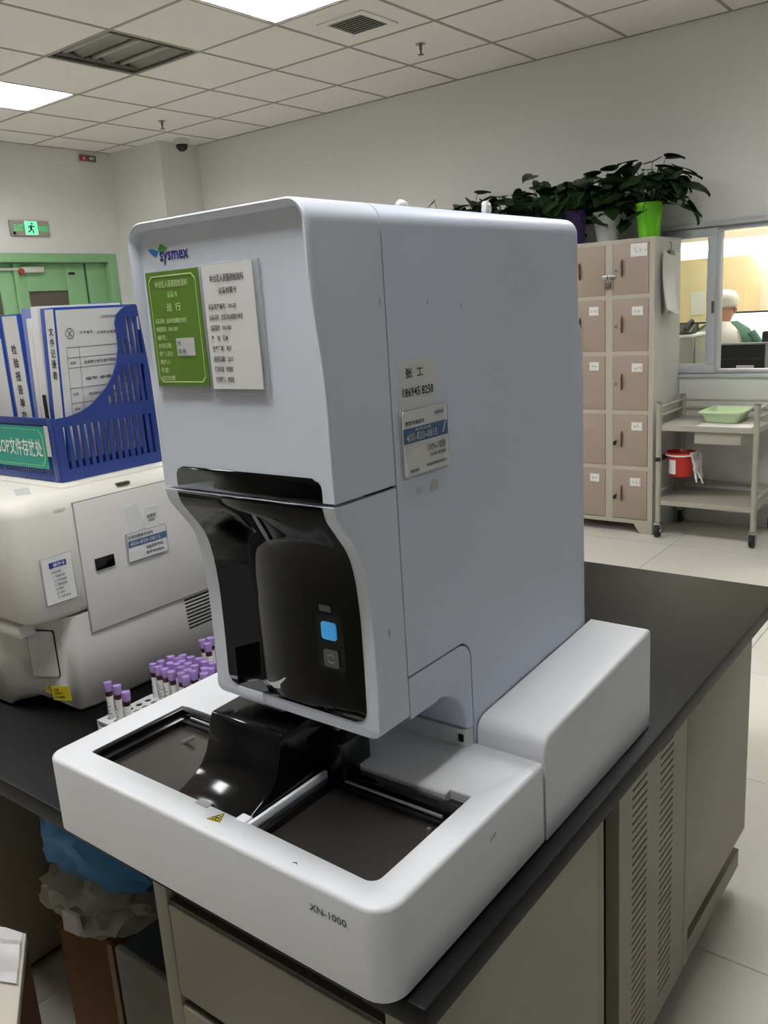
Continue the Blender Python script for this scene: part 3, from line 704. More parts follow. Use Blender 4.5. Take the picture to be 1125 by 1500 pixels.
# main shell -----------------------------------------------------------
TOP = 1.580
def side_top(p, q): return abs(p.z-TOP) < 1e-4 and abs(q.z-TOP) < 1e-4 and abs(p.x-q.x) < 1e-4
R1 = .026
shell = [(-4.588,TOP),(-4.588,1.0065)]+[(y,z) for y, z in arc(-4.4395-.030,1.0065-.030,.030,90,0,6)]+[(-4.4395,CZ+.003),(-4.082,CZ+.003),(-4.082,TOP)]
part('main_shell', MB().prism(shell, 0, BL, BR), 'shell_side_cool_lit', an,
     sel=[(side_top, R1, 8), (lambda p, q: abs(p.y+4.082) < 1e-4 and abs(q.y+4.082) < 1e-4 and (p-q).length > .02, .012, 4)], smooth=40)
cove = [(-4.588,1.0035)]+[(y,z) for y, z in arc(-4.4425-.0275,1.0035-.0275,.0275,90,0,6)]+[(-4.4425,.8725),(-4.455,.8725)]+[(y,z) for y, z in arc(-4.530,.8725,.075,0,90,8)][1:]+[(-4.588,.9475)]
part('side_cover', MB().prism(cove, 0, BL, BR), 'shell_side_cool_lit', an, smooth=50,
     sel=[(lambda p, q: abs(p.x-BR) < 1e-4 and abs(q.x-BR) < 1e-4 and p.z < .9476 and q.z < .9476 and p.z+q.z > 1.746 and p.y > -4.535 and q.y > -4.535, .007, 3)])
part('base_block', MB().prism(rrect(BL+.02, BR-.001, -4.459, -4.4405, [.004,.014,.002,.002]), 2, TZ-.003, .870), 'shell_tray', an, smooth=40)
part('side_button', MB().box(3.953, 3.962, -4.4615, -4.458, .852, .864), 'cam_black', an, bevel=.002)
part('core', MB().box(BL+.006, BR-.006, -4.64, -4.095, .955, 1.55), 'dark_gap', an, smooth=0)
part('core_foot', MB().box(BL+.03, BR-.012, -4.443, -4.095, CZ+.006, .99), 'dark_gap', an, smooth=0)
rp = [(-4.083,.80),(-4.058,.80),(-4.058,1.405),(-4.083,1.435)]
part('rear_panel', MB().prism(rp, 0, BL+.004, BR-.003), 'shell_side_cool_lit', an, bevel=.003)
# upper front cover ------------------------------------------------------
FY = -4.701
cov = [(FY,TOP),(FY,1.2565),(-4.5905,1.2565),(-4.5905,TOP)]
part('front_cover', MB().prism(cov, 0, BL, BR), 'shell_cool_lit', an,
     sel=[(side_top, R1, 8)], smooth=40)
# rim around the top of the front cover, fading down the sides
path = [(BL,1.2568)]+[(BL,1.36+.017*i) for i in range(11)]+[(x,z) for x, z in arc(BL+R1,TOP-R1,R1,180,90,7)]+[(BL+R1+(BR-BL-2*R1)*i/6,TOP) for i in range(1,6)]+[(x,z) for x, z in arc(BR-R1,TOP-R1,R1,90,0,7)]+[(BR,1.53-.017*i) for i in range(11)]+[(BR,1.2568)]
loops = []
for x, z in path:
    k = max(0., min(1., (z-1.37)/.15)); k = k*k*(3-2*k); hgt = .0012+.0105*k; iw = .0030+.0025*k
    cxm, czm = (BL+BR)/2, 1.42
    nx = (-1 if x < BL+R1 else (1 if x > BR-R1 else 0)); 
    if z > TOP-R1 and (x < BL+R1 or x > BR-R1):
        cc = (BL+R1 if x < cxm else BR-R1, TOP-R1); vx, vz = (x-cc[0])/R1, (z-cc[1])/R1
    elif z >= TOP-1e-6: vx, vz = 0, 1
    else: vx, vz = nx, 0
    loops.append([(x,FY+.0002,z),(x,FY-hgt+.002,z),(x-vx*iw*.35,FY-hgt,z-vz*iw*.35),(x-vx*iw,FY-hgt+.001,z-vz*iw),(x-vx*iw*1.6,FY-.0004,z-vz*iw*1.6),(x-vx*iw*1.6,FY+.0002,z-vz*iw*1.6)])
part('cover_rim', MB().loft(loops), 'shell_cool_lit', an, smooth=60)
# S-curved door ----------------------------------------------------------
SC_PTS = [(-4.7030,1.2525),(-4.6985,1.2360),(-4.690,1.2230),(-4.680,1.2090),(-4.669,1.1930),(-4.661,1.1740),(-4.6555,1.1470),(-4.6525,1.115),(-4.6515,1.09),(-4.6515,1.04),(-4.6525,.99),(-4.6540,.9475)]
def scurve(n):
    """smooth resample (Catmull-Rom) of the door profile"""
    out = []; P = [Vector((a,b)) for a, b in SC_PTS]; P = [P[0]*2-P[1]]+P+[P[-1]*2-P[-2]]
    for i in range(1, len(P)-2):
        for k in range(n):
            t_ = k/n; a, b, c, d = P[i-1:i+3]
            out.append(tuple(.5*((2*b)+(c-a)*t_+(2*a-5*b+4*c-d)*t_**2+(3*b-a-3*c+d)*t_**3)))
    out.append(SC_PTS[-1]); return out
SCV = scurve(4)
door = SCV+[(-4.5905,.9475),(-4.5905,1.2525)]
part('door_frame', MB().prism(door, 0, BL, BR), 'shell_cool_lit', an,
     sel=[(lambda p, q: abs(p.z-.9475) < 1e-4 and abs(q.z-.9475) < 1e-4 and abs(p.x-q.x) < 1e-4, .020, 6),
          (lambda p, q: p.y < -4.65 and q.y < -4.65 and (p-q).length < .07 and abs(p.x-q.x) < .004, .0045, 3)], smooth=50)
def front_y(z):
    if z >= 1.2525: return -4.7030
    for (a, b), (c, d) in zip(SCV, SCV[1:]):
        if d <= z <= b: return a+(c-a)*(b-z)/(b-d+1e-9)
    return SCV[-1][0]
def curved_sheet(name, x0, x1, z0, z1, rad, lift, th, material, parent, corners='b', dz=.004, yf=None):
    zs = []; z = z1
    n = max(3, int((z1-z0)/dz)); zs = [z1-(z1-z0)*i/n for i in range(n+1)]
    fr, bk = [], []
    for z in zs:
        ins = 0
        if 'b' in corners and z < z0+rad: ins = rad-math.sqrt(max(0, rad*rad-(z0+rad-z)**2))
        if 't' in corners and z > z1-rad: ins = rad-math.sqrt(max(0, rad*rad-(z-z1+rad)**2))
        y = (front_y(z) if yf is None else yf)-lift
        fr.append([(x0+ins,y,z),((x0+x1)/2,y,z),(x1-ins,y,z)]); bk.append([(x0+ins,y+th,z),((x0+x1)/2,y+th,z),(x1-ins,y+th,z)])
    mb = MB().sheet(fr).sheet(bk)
    k = len(zs)
    mb.sheet([[f[0] for f in fr],[f[0] for f in bk]]).sheet([[f[2] for f in fr],[f[2] for f in bk]]).sheet([fr[0],bk[0]]).sheet([fr[-1],bk[-1]])
    o = part(name, mb, material, parent, smooth=40); return weld(o)
wnd = curved_sheet('door_window', 3.701, 3.9495, .9645, 1.2518, .018, .0016, .004, 'black_gloss', an)
curved_sheet('window_strip', 3.701, 3.9495, 1.2558, 1.284, .014, .0012, .003, 'black_gloss', an, corners='t', yf=FY)
part('latch_tab', MB().box(3.720, 3.768, -4.6560, -4.640, .9465, .9640), 'shell_cool_lit', an, bevel=.0015)
part('door_pull', MB().box(3.735, 3.80, -4.650, -4.625, .9405, .9475), 'icon_grey', an, bevel=.002)
# controls seen in the black door
def on_door(name, x0, x1, z0, z1, r, material, th=.0022, lift=.0022, corners='bt', parent=an):
    zm = (z0+z1)/2
    return part(name, quadplate((x0, front_y(zm)-lift+.0012, z0), X, Z, x1-x0, z1-z0, th, r), material, parent, smooth=30)
cp = on_door('control_panel', 3.877, 3.921, 1.010, 1.123, .006, 'black_panel', th=.0009, lift=.0022)
on_door('start_button', 3.887, 3.911, 1.0675, 1.0905, .004, 'btn_blue', th=.003, lift=.0024, parent=cp)
on_door('tube_button', 3.888, 3.912, 1.031, 1.054, .003, 'btn_grey', th=.003, lift=.0024, parent=cp)
on_door('status_lamp', 3.886, 3.905, 1.104, 1.1125, .002, 'btn_grey', th=.002, lift=.0024, parent=cp)
ic = MB()
for a0 in (20, 200):
    ar = arc(3.900, 1.0425, .0062, a0, a0+130, 8); ai = arc(3.900, 1.0425, .0047, a0, a0+130, 8); y_ = front_y(1.042)-.0045
    ic.add([(x,y_,z) for x, z in ar]+[(x,y_,z) for x, z in ai], [(i,i+1,i+10,i+9) for i in range(8)])
part('button_icon', ic, 'icon_grey', cp, smooth=0)
y_ = front_y(.98)-.0019
part('white_patch', MB().add([(x,y_,z) for x, z in ((3.776,.9855),(3.783,.9812),(3.792,.9770),(3.803,.9790),(3.803,.9850),(3.816,.9975),(3.812,.9965),(3.801,.9895),(3.793,.9860),(3.785,.9840))], [tuple(range(10))]), 'paper', an, smooth=0)  # small irregular white patch low on the black door
part('door_seam', MB().box(3.7195, 3.7201, front_y(.975)-.0022, front_y(.975), .965, 1.02), 'dark_gap', an, smooth=0)
# emblem and brand lettering on the cover
lg = MB()
def blob(pts, y=FY-.0006): return MB().add([(x,y,z) for x, z in pts], [tuple(range(len(pts)))])
def px_front(pts): return [(q.x,q.z) for q in (at(u,v,1,FY) for u, v in pts)]
part('emblem_blue', blob(px_front([(217.5,366.5),(222,365),(228,366.5),(232,368.5),(231,373),(228.5,377.5),(224,374.5),(220,370.5)])), 'logo_blue', an, smooth=0)
part('emblem_green', blob(px_front([(232,364.5),(235,357),(239.5,359),(245.5,363.5),(243,366.5),(239,368.5),(234.5,369.5),(232.5,368)])), 'logo_green', an, smooth=0)
p_ = at(236,388.5,1,FY); q_ = at(277.5,380,1,FY)
lettering(an, 'sysmex', (p_.x, FY, p_.z), X, Z, h=.0148, wid=q_.x-p_.x, material='ink_blue', name='brand_lettering', bold=.018)
# scuffs on the side
for y, z, a, b in ((-4.622,1.078,.002,.006),(-4.505,1.467,.001,.004),(-4.43,1.46,.001,.003),(-4.60,1.47,.001,.005)):
    part('scuff', MB().prism([(y,z-b),(y+a,z),(y+a*.4,z+b),(y-a*.3,z)], 0, BR-.0005, BR+.0004), 'icon_grey', an, smooth=0)
part('scuff', MB().prism([(-4.585,.808),(-4.570,.812),(-4.572,.8135),(-4.584,.8100)], 0, AX1-.0005, AX1+.0004), 'icon_grey', an, smooth=0)
part('glue_patch', MB().prism([(-4.518,1.232),(-4.503,1.233),(-4.502,1.246),(-4.512,1.248),(-4.520,1.240)], 0, BR, BR+.0006), 'paper_grey', an, smooth=0)
part('glue_patch', MB().prism([(-4.548,1.236),(-4.540,1.235),(-4.538,1.245),(-4.546,1.245)], 0, BR, BR+.0004), 'paper_grey', an, smooth=0)
# cards stuck to the analyzer ------------------------------------------------
def card_front(name, label, x0, x1, z0, z1, material, sleeve):
    t = thing(name, label, 'card', ((x0+x1)/2, FY, z0))
    part('sleeve', MB().box(x0-.003, x1+.008, FY-.0042, FY-.0006, z0-.008, z1+.002), 'acrylic', t, bevel=.001)
    part('card', MB().box(x0, x1, FY-.0055, FY-.0043, z0, z1), material, t, smooth=0)
    return t
t = card_front('status_card', 'green equipment status card in a clear sleeve under the brand logo', 3.694, 3.789, 1.386, 1.522, 'card_green', True)
fy = FY-.0055
def frame_poly(x0, x1, z0, z1, c): return [(x0+c,z0),(x1-c,z0),(x1,z0+c),(x1,z1-c),(x1-c,z1),(x0+c,z1),(x0,z1-c),(x0,z0+c)]
outline(t, frame_poly(3.6985,3.7845,1.3905,1.5175,.006), .025, lambda p: (p[0],fy-.0005,p[1]), 'card_line', 'border_line')
GT = [('金台区人民医院检验科',1.503,.0085,.060,3.7405,'c'),('设备卡',1.4915,.0070,.019,3.7405,'c'),('运  行',1.4755,.0095,.026,3.7405,'c')]
for s, z, h, wd, x, an_ in GT: lettering(t, s, (x,fy,z), X, Z, h=h, wid=wd, material='card_line', anchor=an_)
for k, (s, wd) in enumerate([('设备名称：全自动血细胞分析仪',.058),('规格型号：XN-1000',.040),('编号：',.018),('启用日期：',.026),('责任人签名：',.027),('维护人：',.020),('科室：',.016),('检定有效期：',.026)]):
    lettering(t, s, (3.7035,fy,1.4615-.0098*k), X, Z, h=.0062, wid=wd, material='card_line')
part('paper_patch', MB().box(3.738, 3.7705, fy-.0006, fy, 1.4225, 1.4435), 'paper_grey', t, smooth=0)
for s, z in (('检',1.4345),('验 科',1.4250)): lettering(t, s, (3.741,fy-.0006,z), X, Z, h=.006, material='ink_grey')
t = card_front('record_card', 'white equipment record card in a clear sleeve beside the green card', 3.796, 3.879, 1.383, 1.523, 'paper', True)
lettering(t, '金台区人民医院检验科', (3.8370,fy,1.5035), X, Z, h=.0085, wid=.056, anchor='c'); lettering(t, '设备档案卡', (3.8370,fy,1.4905), X, Z, h=.0072, wid=.030, anchor='c')
for k, (s, wd) in enumerate([('设备资产编号：XN-01',.046),('设备名称：全自动血细胞分析仪',.056),('设备型号：XN-1000',.035),('产    地：日本',.028),('生产厂家：神户',.032),('启用日期：2015',.033),('使用科室：检验科',.031),('使用责任人：检验组',.031)]):
    lettering(t, s, (3.8020,fy,1.4735-.0118*k), X, Z, h=.0066, wid=wd)
sx = BR+.0008
t = thing('contact_note', 'handwritten paper note with a phone number on the analyzer side', 'note', (BR, -4.53, 1.343))
part('sheet', MB().box(BR+.0002, sx, -4.574, -4.494, 1.330, 1.4015), 'paper', t, smooth=0)
lettering(t, '张  工', (sx,-4.559,1.3795), Y, Z, h=.0115, wid=.036); lettering(t, '186945 8258', (sx,-4.567,1.3575), Y, Z, h=.0105, wid=.064)
t = thing('service_card', 'white service card with blue band in a plastic holder on analyzer side', 'card', (BR, -4.53, 1.26))
part('holder', quadplate((BR+.0006,-4.578,1.258), Y, Z, .101, .084, .003, .006), 'acrylic', t, smooth=0)
part('card', quadplate((BR+.0032,-4.575,1.262), Y, Z, .095, .079, .0012, .004), 'paper', t, smooth=0)
cx_ = BR+.0046
part('blue_band', quadplate((cx_-.0003,-4.575,1.3020), Y, Z, .095, .0185, .0006), 'band_blue', t, smooth=0)
lettering(t, '400-820-0815', (cx_+.0004,-4.571,1.3045), Y, Z, h=.0095, wid=.066, material='paper_grey'); lettering(t, '服务热线', (cx_+.0004,-4.552,1.3155), Y, Z, h=.0040, wid=.034, material='paper_grey')
lettering(t, '贵院专属服务', (cx_,-4.571,1.3235), Y, Z, h=.0055, wid=.040); lettering(t, 'sysmex', (cx_,-4.509,1.3285), Y, Z, h=.006, wid=.021, material='ink_blue')
lettering(t, '1XN-1000', (cx_,-4.527,1.2870), Y, Z, h=.0085, wid=.040, material='ink_grey'); lettering(t, '扫码报修 服务到家', (cx_,-4.523,1.2795), Y, Z, h=.0045, wid=.036); lettering(t, '希森美康医用电子', (cx_,-4.531,1.2675), Y, Z, h=.0045, wid=.046); lettering(t, '微信报修', (cx_,-4.565,1.2655), Y, Z, h=.0045, wid=.018)
ck = MB(); 
for k in range(5): ck.prism([(-4.492+.0015*k,1.306+.003*k),(-4.490+.0015*k,1.306+.003*k),(-4.489+.0018*k,1.309+.003*k),(-4.4915+.0016*k,1.309+.003*k)], 0, cx_, cx_+.0007)
part('phone_icon', ck, 'paper_grey', t, smooth=0)
# ================================================================== BEIGE ANALYZER ON THE LEFT
QX, QB = 3.125, -4.02
qa = thing('blood_analyzer', 'older beige blood analyzer carrying the blue file rack', 'analyzer', (2.85, -4.3, CZ))
def plan(x1, yf, r, xl=2.50, yb=QB, n=7):
    """plan loop with a rounded front right corner"""
    return [(xl,yf)]+[(x,y) for x, y in arc(x1-r,yf+r,r,270,360,n)]+[(x1,yb),(xl,yb)]
def lp(p, z, dz=None): return [(x,y,z+(dz(x,y) if dz else 0)) for x, y in p]
up = []
for z, i in ((.918,.020),(.924,.008),(.935,0),(1.128,0),(1.142,.004),(1.155,.014),(1.162,.030)): up.append(lp(plan(QX-i, -4.632+i*1.3, .045-i*.4), z))
part('upper_housing', MB().loft(up), 'analyzer_cream', qa, smooth=50)
part('top_cover', MB().box(2.52, QX-.035, -4.50, QB+.01, 1.160, 1.1655), 'analyzer_cream', qa, bevel=.003)
def archz(x, y):
    if y > -4.53: return 0
    k = (x-2.955)/(3.095-2.955)
    return .030*math.sin(math.pi*k)**.8 if 0 < k < 1 else 0
def plan2(i, yoff=0):
    fr = [(2.50,-4.612),(2.945,-4.612),(2.97,-4.609),(3.0,-4.600),(3.03,-4.588),(3.06,-4.575),(3.085,-4.563),(3.105,-4.553)]
    return [(x,y+i+yoff) for x, y in fr]+[(3.118-i,-4.540+yoff+i),(QX-.002-i,-4.515),(QX-.002-i,QB),(2.50,QB)]
lo = [lp(plan2(.010), CZ+.001, archz), lp(plan2(0), CZ+.010, archz), lp(plan2(.0), .86), lp(plan2(.0,.004), .918)]
part('lower_housing', MB().loft(lo), 'analyzer_beige', qa, smooth=50)
part('overhang_block', MB().box(2.985, 3.075, -4.626, -4.59, .892, .920), 'analyzer_beige', qa, bevel=.006)
# front access flap with dark gap
o0 = Vector((3.030,-4.5895,.795)); fx = Vector((3.097-3.030,-4.5575+4.5895,0)).normalized()
part('flap_gap', quadplate(o0+Vector((0,0,0)), fx, Z, .062, .098, .0012, .004), 'dark_gap', qa, smooth=0)
part('front_flap', quadplate(o0+fx*.0022+Vector((0,0,.001)), fx, Z, .0576, .095, .0030, .004), 'analyzer_beige', qa, smooth=0)
# side panel
part('panel_gap', MB().box(QX-.001, QX+.0004, -4.507, QB+.01, .8735, 1.1395), 'seam', qa, smooth=0)
sp_ = part('side_panel', MB().box(QX-.001, QX+.0022, -4.505, QB+.012, .8755, 1.1375), 'analyzer_beige', qa, bevel=.0008)
part('hinge_cap', MB().box(QX-.002, QX+.0005, -4.545, -4.522, 1.128, 1.137), 'analyzer_cream', qa, bevel=.001)
part('service_socket', MB().box(QX+.002, QX+.006, -4.479, -4.4345, .9955, 1.020), 'cam_black', qa, bevel=.002)
part('top_latch', MB().box(QX-.030, QX-.004, -4.398, -4.368, 1.150, 1.1545), 'cab_dark', qa, bevel=.001)
# vent grille
for k in range(9):
    z = .868-.0083*k
    part('grille_slot', MB().prism([(-4.2735+.0006*k,z-.0024),(-4.192,z-.0024),(-4.192,z+.0012),(-4.2735+.0006*k,z+.0012)], 0, QX-.003, QX+.0026 if z > .8735 else QX-.0012), 'dark_gap', qa, smooth=0)
# yellow warning sticker on the front
nf = fx.cross(Z); so = Vector((3.052,-4.5785,.752))+nf*.0035
part('warning_label', quadplate(so+fx*.016-Z*.006, fx, Z-fx*.12, .040, .030, .0008), 'yellow', qa, smooth=0)
part('warning_triangle', MB().add([so+Z*.010, so+fx*.013+Z*.006, so+fx*.005+Z*.028], [(0,1,2)]), 'yellow', qa, smooth=0)
lettering(qa, '!', so+fx*.0050+Z*.0105, fx, Z, h=.010, material='ink', name='warning_mark')
for k in range(3): lettering(qa, ['注意','生物危害','请勿触摸'][k], so+fx*(.019)+Z*(.0135-.0075*k)+nf*.0008, fx, Z, h=.0055, material='ink', name='warning_text')
part('top_note', MB().prism([(2.99,-4.545),(3.055,-4.575),(3.066,-4.552),(3.002,-4.520)], 2, 1.1620, 1.1626), 'paper_grey', qa, smooth=0)
# instruction card on the side, front corner
t = thing('instruction_card', 'white instruction card with dark title on the beige analyzer corner', 'card', (QX, -4.56, .957))
part('holder', quadplate((QX+.0003,-4.592,.957), Y, Z, .066, .093, .004), 'acrylic', t, smooth=0)
part('card', quadplate((QX+.0042,-4.590,.959), Y, Z, .062, .089, .001), 'paper', t, smooth=0)
part('title_bar', quadplate((QX+.0050,-4.576,1.0275), Y, Z, .036, .011, .0006), 'ink_blue', t, smooth=0)
lettering(t, '操作卡', (QX+.0056,-4.568,1.0290), Y, Z, h=.008, material='paper')
for k, s in enumerate(['开机步骤','一 检查试剂','二 打开电源','三 等待自检','四 质控','五 进样','六 关机清洗']):
    lettering(t, s, (QX+.0052,-4.573+.001*k,1.0165-.0083*k), Y, Z, h=.0048, material='ink_grey')
# service card and receipt scraps on the side panel
px = QX+.0022
t = thing('service_card', 'service card with blue band hung on the beige analyzer side', 'card', (QX, -4.35, .99))
part('holder', quadplate((px,-4.405,.989), Y, Z+Y*.03, .103, .062, .003, .003), 'acrylic', t, smooth=0)
part('card', quadplate((px+.003,-4.401,.9925), Y, Z+Y*.03, .096, .056, .001), 'paper', t, smooth=0)
part('blue_band', quadplate((px+.0041,-4.400,1.0215), Y, Z+Y*.03, .096, .0135, .0005), 'band_blue', t, smooth=0)
lettering(t, '400-820-0815', (px+.0048,-4.396,1.0240), Y, Z, h=.008, wid=.075, material='paper_grey')
lettering(t, '全国免费服务热线', (px+.0042,-4.399,1.0385), Y, Z, h=.0070, wid=.062); lettering(t, '设备报修专线', (px+.0042,-4.358,1.0100), Y, Z, h=.007, wid=.042); lettering(t, '医学检验服务', (px+.0042,-4.358,.9985), Y, Z, h=.006, wid=.044)
t = thing('receipt_scrap', 'small torn white receipts tucked above the beige analyzer service card', 'paper scrap', (QX, -4.35, 1.05))
part('slip', quadplate((px+.0003,-4.383,1.048), Y*.93+Z*.20, Z*.95-Y*.25, .032, .056, .0006), 'paper', t, smooth=0)
part('slip', quadplate((px+.0008,-4.352,1.050), Y*.98-Z*.05, Z+Y*.10, .034, .044, .0006), 'paper', t, smooth=0)
lettering(t, '血常规 \n 14:20', (px+.0014,-4.345,1.063), Y, Z, h=.016, wid=.022)
# ================================================================== BLUE FILE RACK AND FILES
HX0, HX1, HY0, HY1, HZ0 = 2.68, 3.052, -4.474, -4.230, 1.1665
fr_ = thing('file_rack', 'navy slotted plastic file rack with teal sign on its front', 'file rack', ((HX0+HX1)/2, -4.35, HZ0))
sidep = [(HY0,HZ0),(HY1,HZ0),(HY1-.006,1.500),(HY1-.035,1.502)]+[(-4.283,1.495),(-4.297,1.484),(-4.304,1.467),(-4.303,1.447),(-4.304,1.415),(-4.312,1.388),(-4.326,1.362),(-4.344,1.341),(-4.364,1.325),(-4.388,1.309),(-4.412,1.299),(-4.440,1.293),(HY0,1.292)]
def slotrows():
    hs = []
    def slot(y, z0, z1): hs.append([(y-.0036,z0),(y+.0036,z0),(y+.0036+(z1-z0)*-.015,z1),(y-.0036+(z1-z0)*-.015,z1)])
    for k in range(14): slot(-4.452+.0158*k, 1.190, 1.274)
    for k in range(7):
        y = -4.340+.0150*k; top = [1.322,1.343,1.362,1.378,1.380,1.380,1.380][k]; slot(y, 1.303, top)
    for k in range(4): slot(-4.288+.0140*k, 1.402, 1.478 if k else 1.435)
    return hs
def sidepanel(x0, x1):
    def P(p, x): return (x,p[0],p[1])
    hs = slotrows()
    mb = plate_holes([[P(p,x0) for p in sidep],[P(p,x1) for p in sidep]], [[[P(p,x1) for p in h],[P(p,x0) for p in h]] for h in hs], None)
    mb2 = plate_holes([[P(p,x0) for p in sidep]], [[[P(p,x0) for p in h]] for h in hs], None)
    mb.add(mb2.v, mb2.f); return mb
weld(part('side_panel', sidepanel(HX1-.0035, HX1), 'plastic_navy', fr_, smooth=0))
weld(part('side_panel', sidepanel(HX0, HX0+.0035), 'plastic_navy', fr_, smooth=0))
for k in range(1, 3):
    x = (2.738, 2.8455)[k-1]
    part('divider', MB().prism([(HY0+.004,HZ0+.003),(HY1-.014,HZ0+.003),(HY1-.014,1.30),(HY0+.05,1.262),(HY0+.004,1.262)], 0, x-.0012, x+.0012), 'plastic_navy', fr_, smooth=0)
part('bottom', MB().box(HX0+.004, HX1-.004, HY0+.004, HY1-.004, HZ0, HZ0+.003), 'plastic_navy', fr_, smooth=0)
part('front_rail', MB().box(HX0, HX1-.0036, HY0-.002, HY0+.002, 1.280, 1.294), 'plastic_navy', fr_, bevel=.0015)
part('front_rail', MB().box(HX0, HX1-.0036, HY0-.002, HY0+.002, HZ0, 1.180), 'plastic_navy', fr_, bevel=.0015)
nsl = 46
sl = mesh_from('slat', MB().box(-.0024, .0024, -.0012, .0012, 0, .100), Vector((0,0,0)), smooth=0); sl.materials.append(MATS['plastic_navy'])
for k in range(nsl): inst(sl, 'slat', fr_, (HX0+.006+k*(HX1-HX0-.014)/(nsl-1), HY0, 1.180))
part('back_panel', MB().box(HX0+.004, HX1-.004, HY1-.008, HY1-.005, HZ0, 1.45), 'plastic_navy', fr_, smooth=0)
part('corner_post', MB().box(HX1-.022, HX1-.0036, HY0-.0022, HY0+.0015, HZ0, 1.292), 'plastic_navy', fr_, bevel=.001)
# teal sign
t = thing('rack_sign', 'teal sign with white Chinese lettering on the file rack front', 'sign', (2.9, HY0, 1.19))
sy = HY0-.0035
part('board', MB().box(2.800, 3.0185, sy-.0012, sy, 1.192, 1.277), 'sign_teal', t, smooth=0)
part('paper_tab', MB().box(3.019, 3.0335, sy-.0008, sy, 1.218, 1.279), 'paper_grey', t, smooth=0)
outline(t, frame_poly(2.807,3.0115,1.198,1.271,.012), .022, lambda p: (p[0],sy-.0017,p[1]), 'card_line', 'border_line')
lettering(t, 'SOP文件存放处', (3.004,sy-.0012,1.216), X, Z, h=.036, wid=.168, material='white', anchor='r')
# files standing in the rack (leaning slightly)
FB = HZ0+.0035
def file_box(name, label, x0, x1, zt, material, spine=None, txt=None, lean=.045, yf=-4.462, extra=None):
    t = thing(name, label, 'file', ((x0+x1)/2, -4.35, FB), 'files standing in the blue rack')
    dx = lambda z: (z-FB)*lean
    def slab(a, b, y0, y1, z0, z1):
        return MB().add([(a+dx(z0),y0,z0),(b+dx(z0),y0,z0),(b+dx(z0),y1,z0),(a+dx(z0),y1,z0),(a+dx(z1),y0,z1),(b+dx(z1),y0,z1),(b+dx(z1),y1,z1),(a+dx(z1),y1,z1)],
                        [(0,3,2,1),(4,5,6,7),(0,1,5,4),(1,2,6,5),(2,3,7,6),(3,0,4,7)])
    part('cover', slab(x0, x1, yf, -4.243, FB, zt), material, t, bevel=.0015)
    if spine:
        s0, s1, z0, z1 = spine
        part('spine_label', slab(s0, s1, yf-.0012, yf-.0002, z0, z1), 'paper', t, smooth=0)
        ud = Vector((lean,0,1)).normalized()
        if txt:
            n = len(txt); st = (z1-z0)*.70/n
            for k, ch in enumerate(txt):
                z = z1-(z1-z0)*.20-st*k-st*.8
                lettering(t, ch, ((s0+s1)/2+dx(z), yf-.0012, z), X, ud, h=st*.72, material='ink', anchor='c')
    return t
file_box('binder', 'blue binder with a wide white lettered spine label in the rack', 2.8475, 2.9135, 1.497, 'binder_blue', (2.8575,2.9122,1.22,1.494), '检验报告单存档', lean=.0, yf=-4.436)
file_box('folder', 'translucent lilac document folder behind the white paper stack', 2.9145, 2.925, 1.506, 'folder_lilac', lean=.05, yf=-4.436)
file_box('paper_bundle', 'thin white paper bundle with ragged top beside the lilac folder', 2.926, 2.939, 1.486, 'paper', lean=.06, yf=-4.436)
t = file_box('paper_bundle', 'thick white paper bundle with a black clip in the rack', 2.940, 2.9655, 1.508, 'paper', lean=.08, yf=-4.436)
part('clip', MB().box(2.9655, 2.9760, -4.4395, -4.4365, 1.285, 1.335), 'ink', t, bevel=.001)
t = file_box('binder', 'blue binder with a grey-white spine and printed form on its cover', 2.967, 3.014, 1.503, 'binder_blue', (2.985,3.0138,1.175,1.500), None, lean=.10, yf=-4.436)
ud = Vector((.10,0,1)).normalized()
for k, ch in enumerate('文件记录表'): lettering(t, ch, (3.0025+.10*(1.450-.021*k-FB),-4.4375,1.450-.021*k), X, ud, h=.016, material='ink', anchor='c')
def cov(y, z): return Vector((3.014+.10*(z-FB)+.0006, -4.432+(y+4.455)*.885, z))
part('form_sheet', MB().add([cov(-4.455,1.20),cov(-4.25,1.20),cov(-4.25,1.498),cov(-4.455,1.498)], [(0,1,2,3)]), 'paper', t, smooth=0)
fm = MB()
def fline(y0, z0, y1, z1, w_=.0007):
    if abs(y0-y1) > abs(z0-z1): q = [(y0,z0-w_),(y1,z1-w_),(y1,z1+w_),(y0,z0+w_)]
    else: q = [(y0-w_,z0),(y0+w_,z0),(y1+w_,z1),(y1-w_,z1)]
    fm.add([cov(a,b)+X*.0005 for a, b in q], [(0,1,2,3)])
for z in (1.425,1.405,1.385,1.345,1.315,1.285): fline(-4.436, z, -4.262, z, .0005)
for y in (-4.436,-4.405,-4.262): fline(y, 1.425, y, 1.25, .0005)
part('form_lines', fm, 'ink_grey', t, smooth=0)
ring = MB(); ro = [(-4.425+.011*math.cos(q), 1.452+.011*math.sin(q)) for q in [2*math.pi*i/20 for i in range(20)]]; ri = [(-4.425+.0093*math.cos(q), 1.452+.0093*math.sin(q)) for q in [2*math.pi*i/20 for i in range(20)]]
ring.add([cov(a,b)+X*.0005 for a, b in ro+ri], [(i,(i+1) % 20,(i+1) % 20+20,i+20) for i in range(20)])
ring.add([cov(-4.431,1.446)+X*.0005,cov(-4.429,1.446)+X*.0005,cov(-4.419,1.458)+X*.0005,cov(-4.421,1.458)+X*.0005], [(0,1,2,3)])
ring.add([cov(-4.431,1.458)+X*.0005,cov(-4.429,1.458)+X*.0005,cov(-4.419,1.446)+X*.0005,cov(-4.421,1.446)+X*.0005], [(0,1,2,3)])
part('form_stamp', ring, 'ink_grey', t, smooth=0)
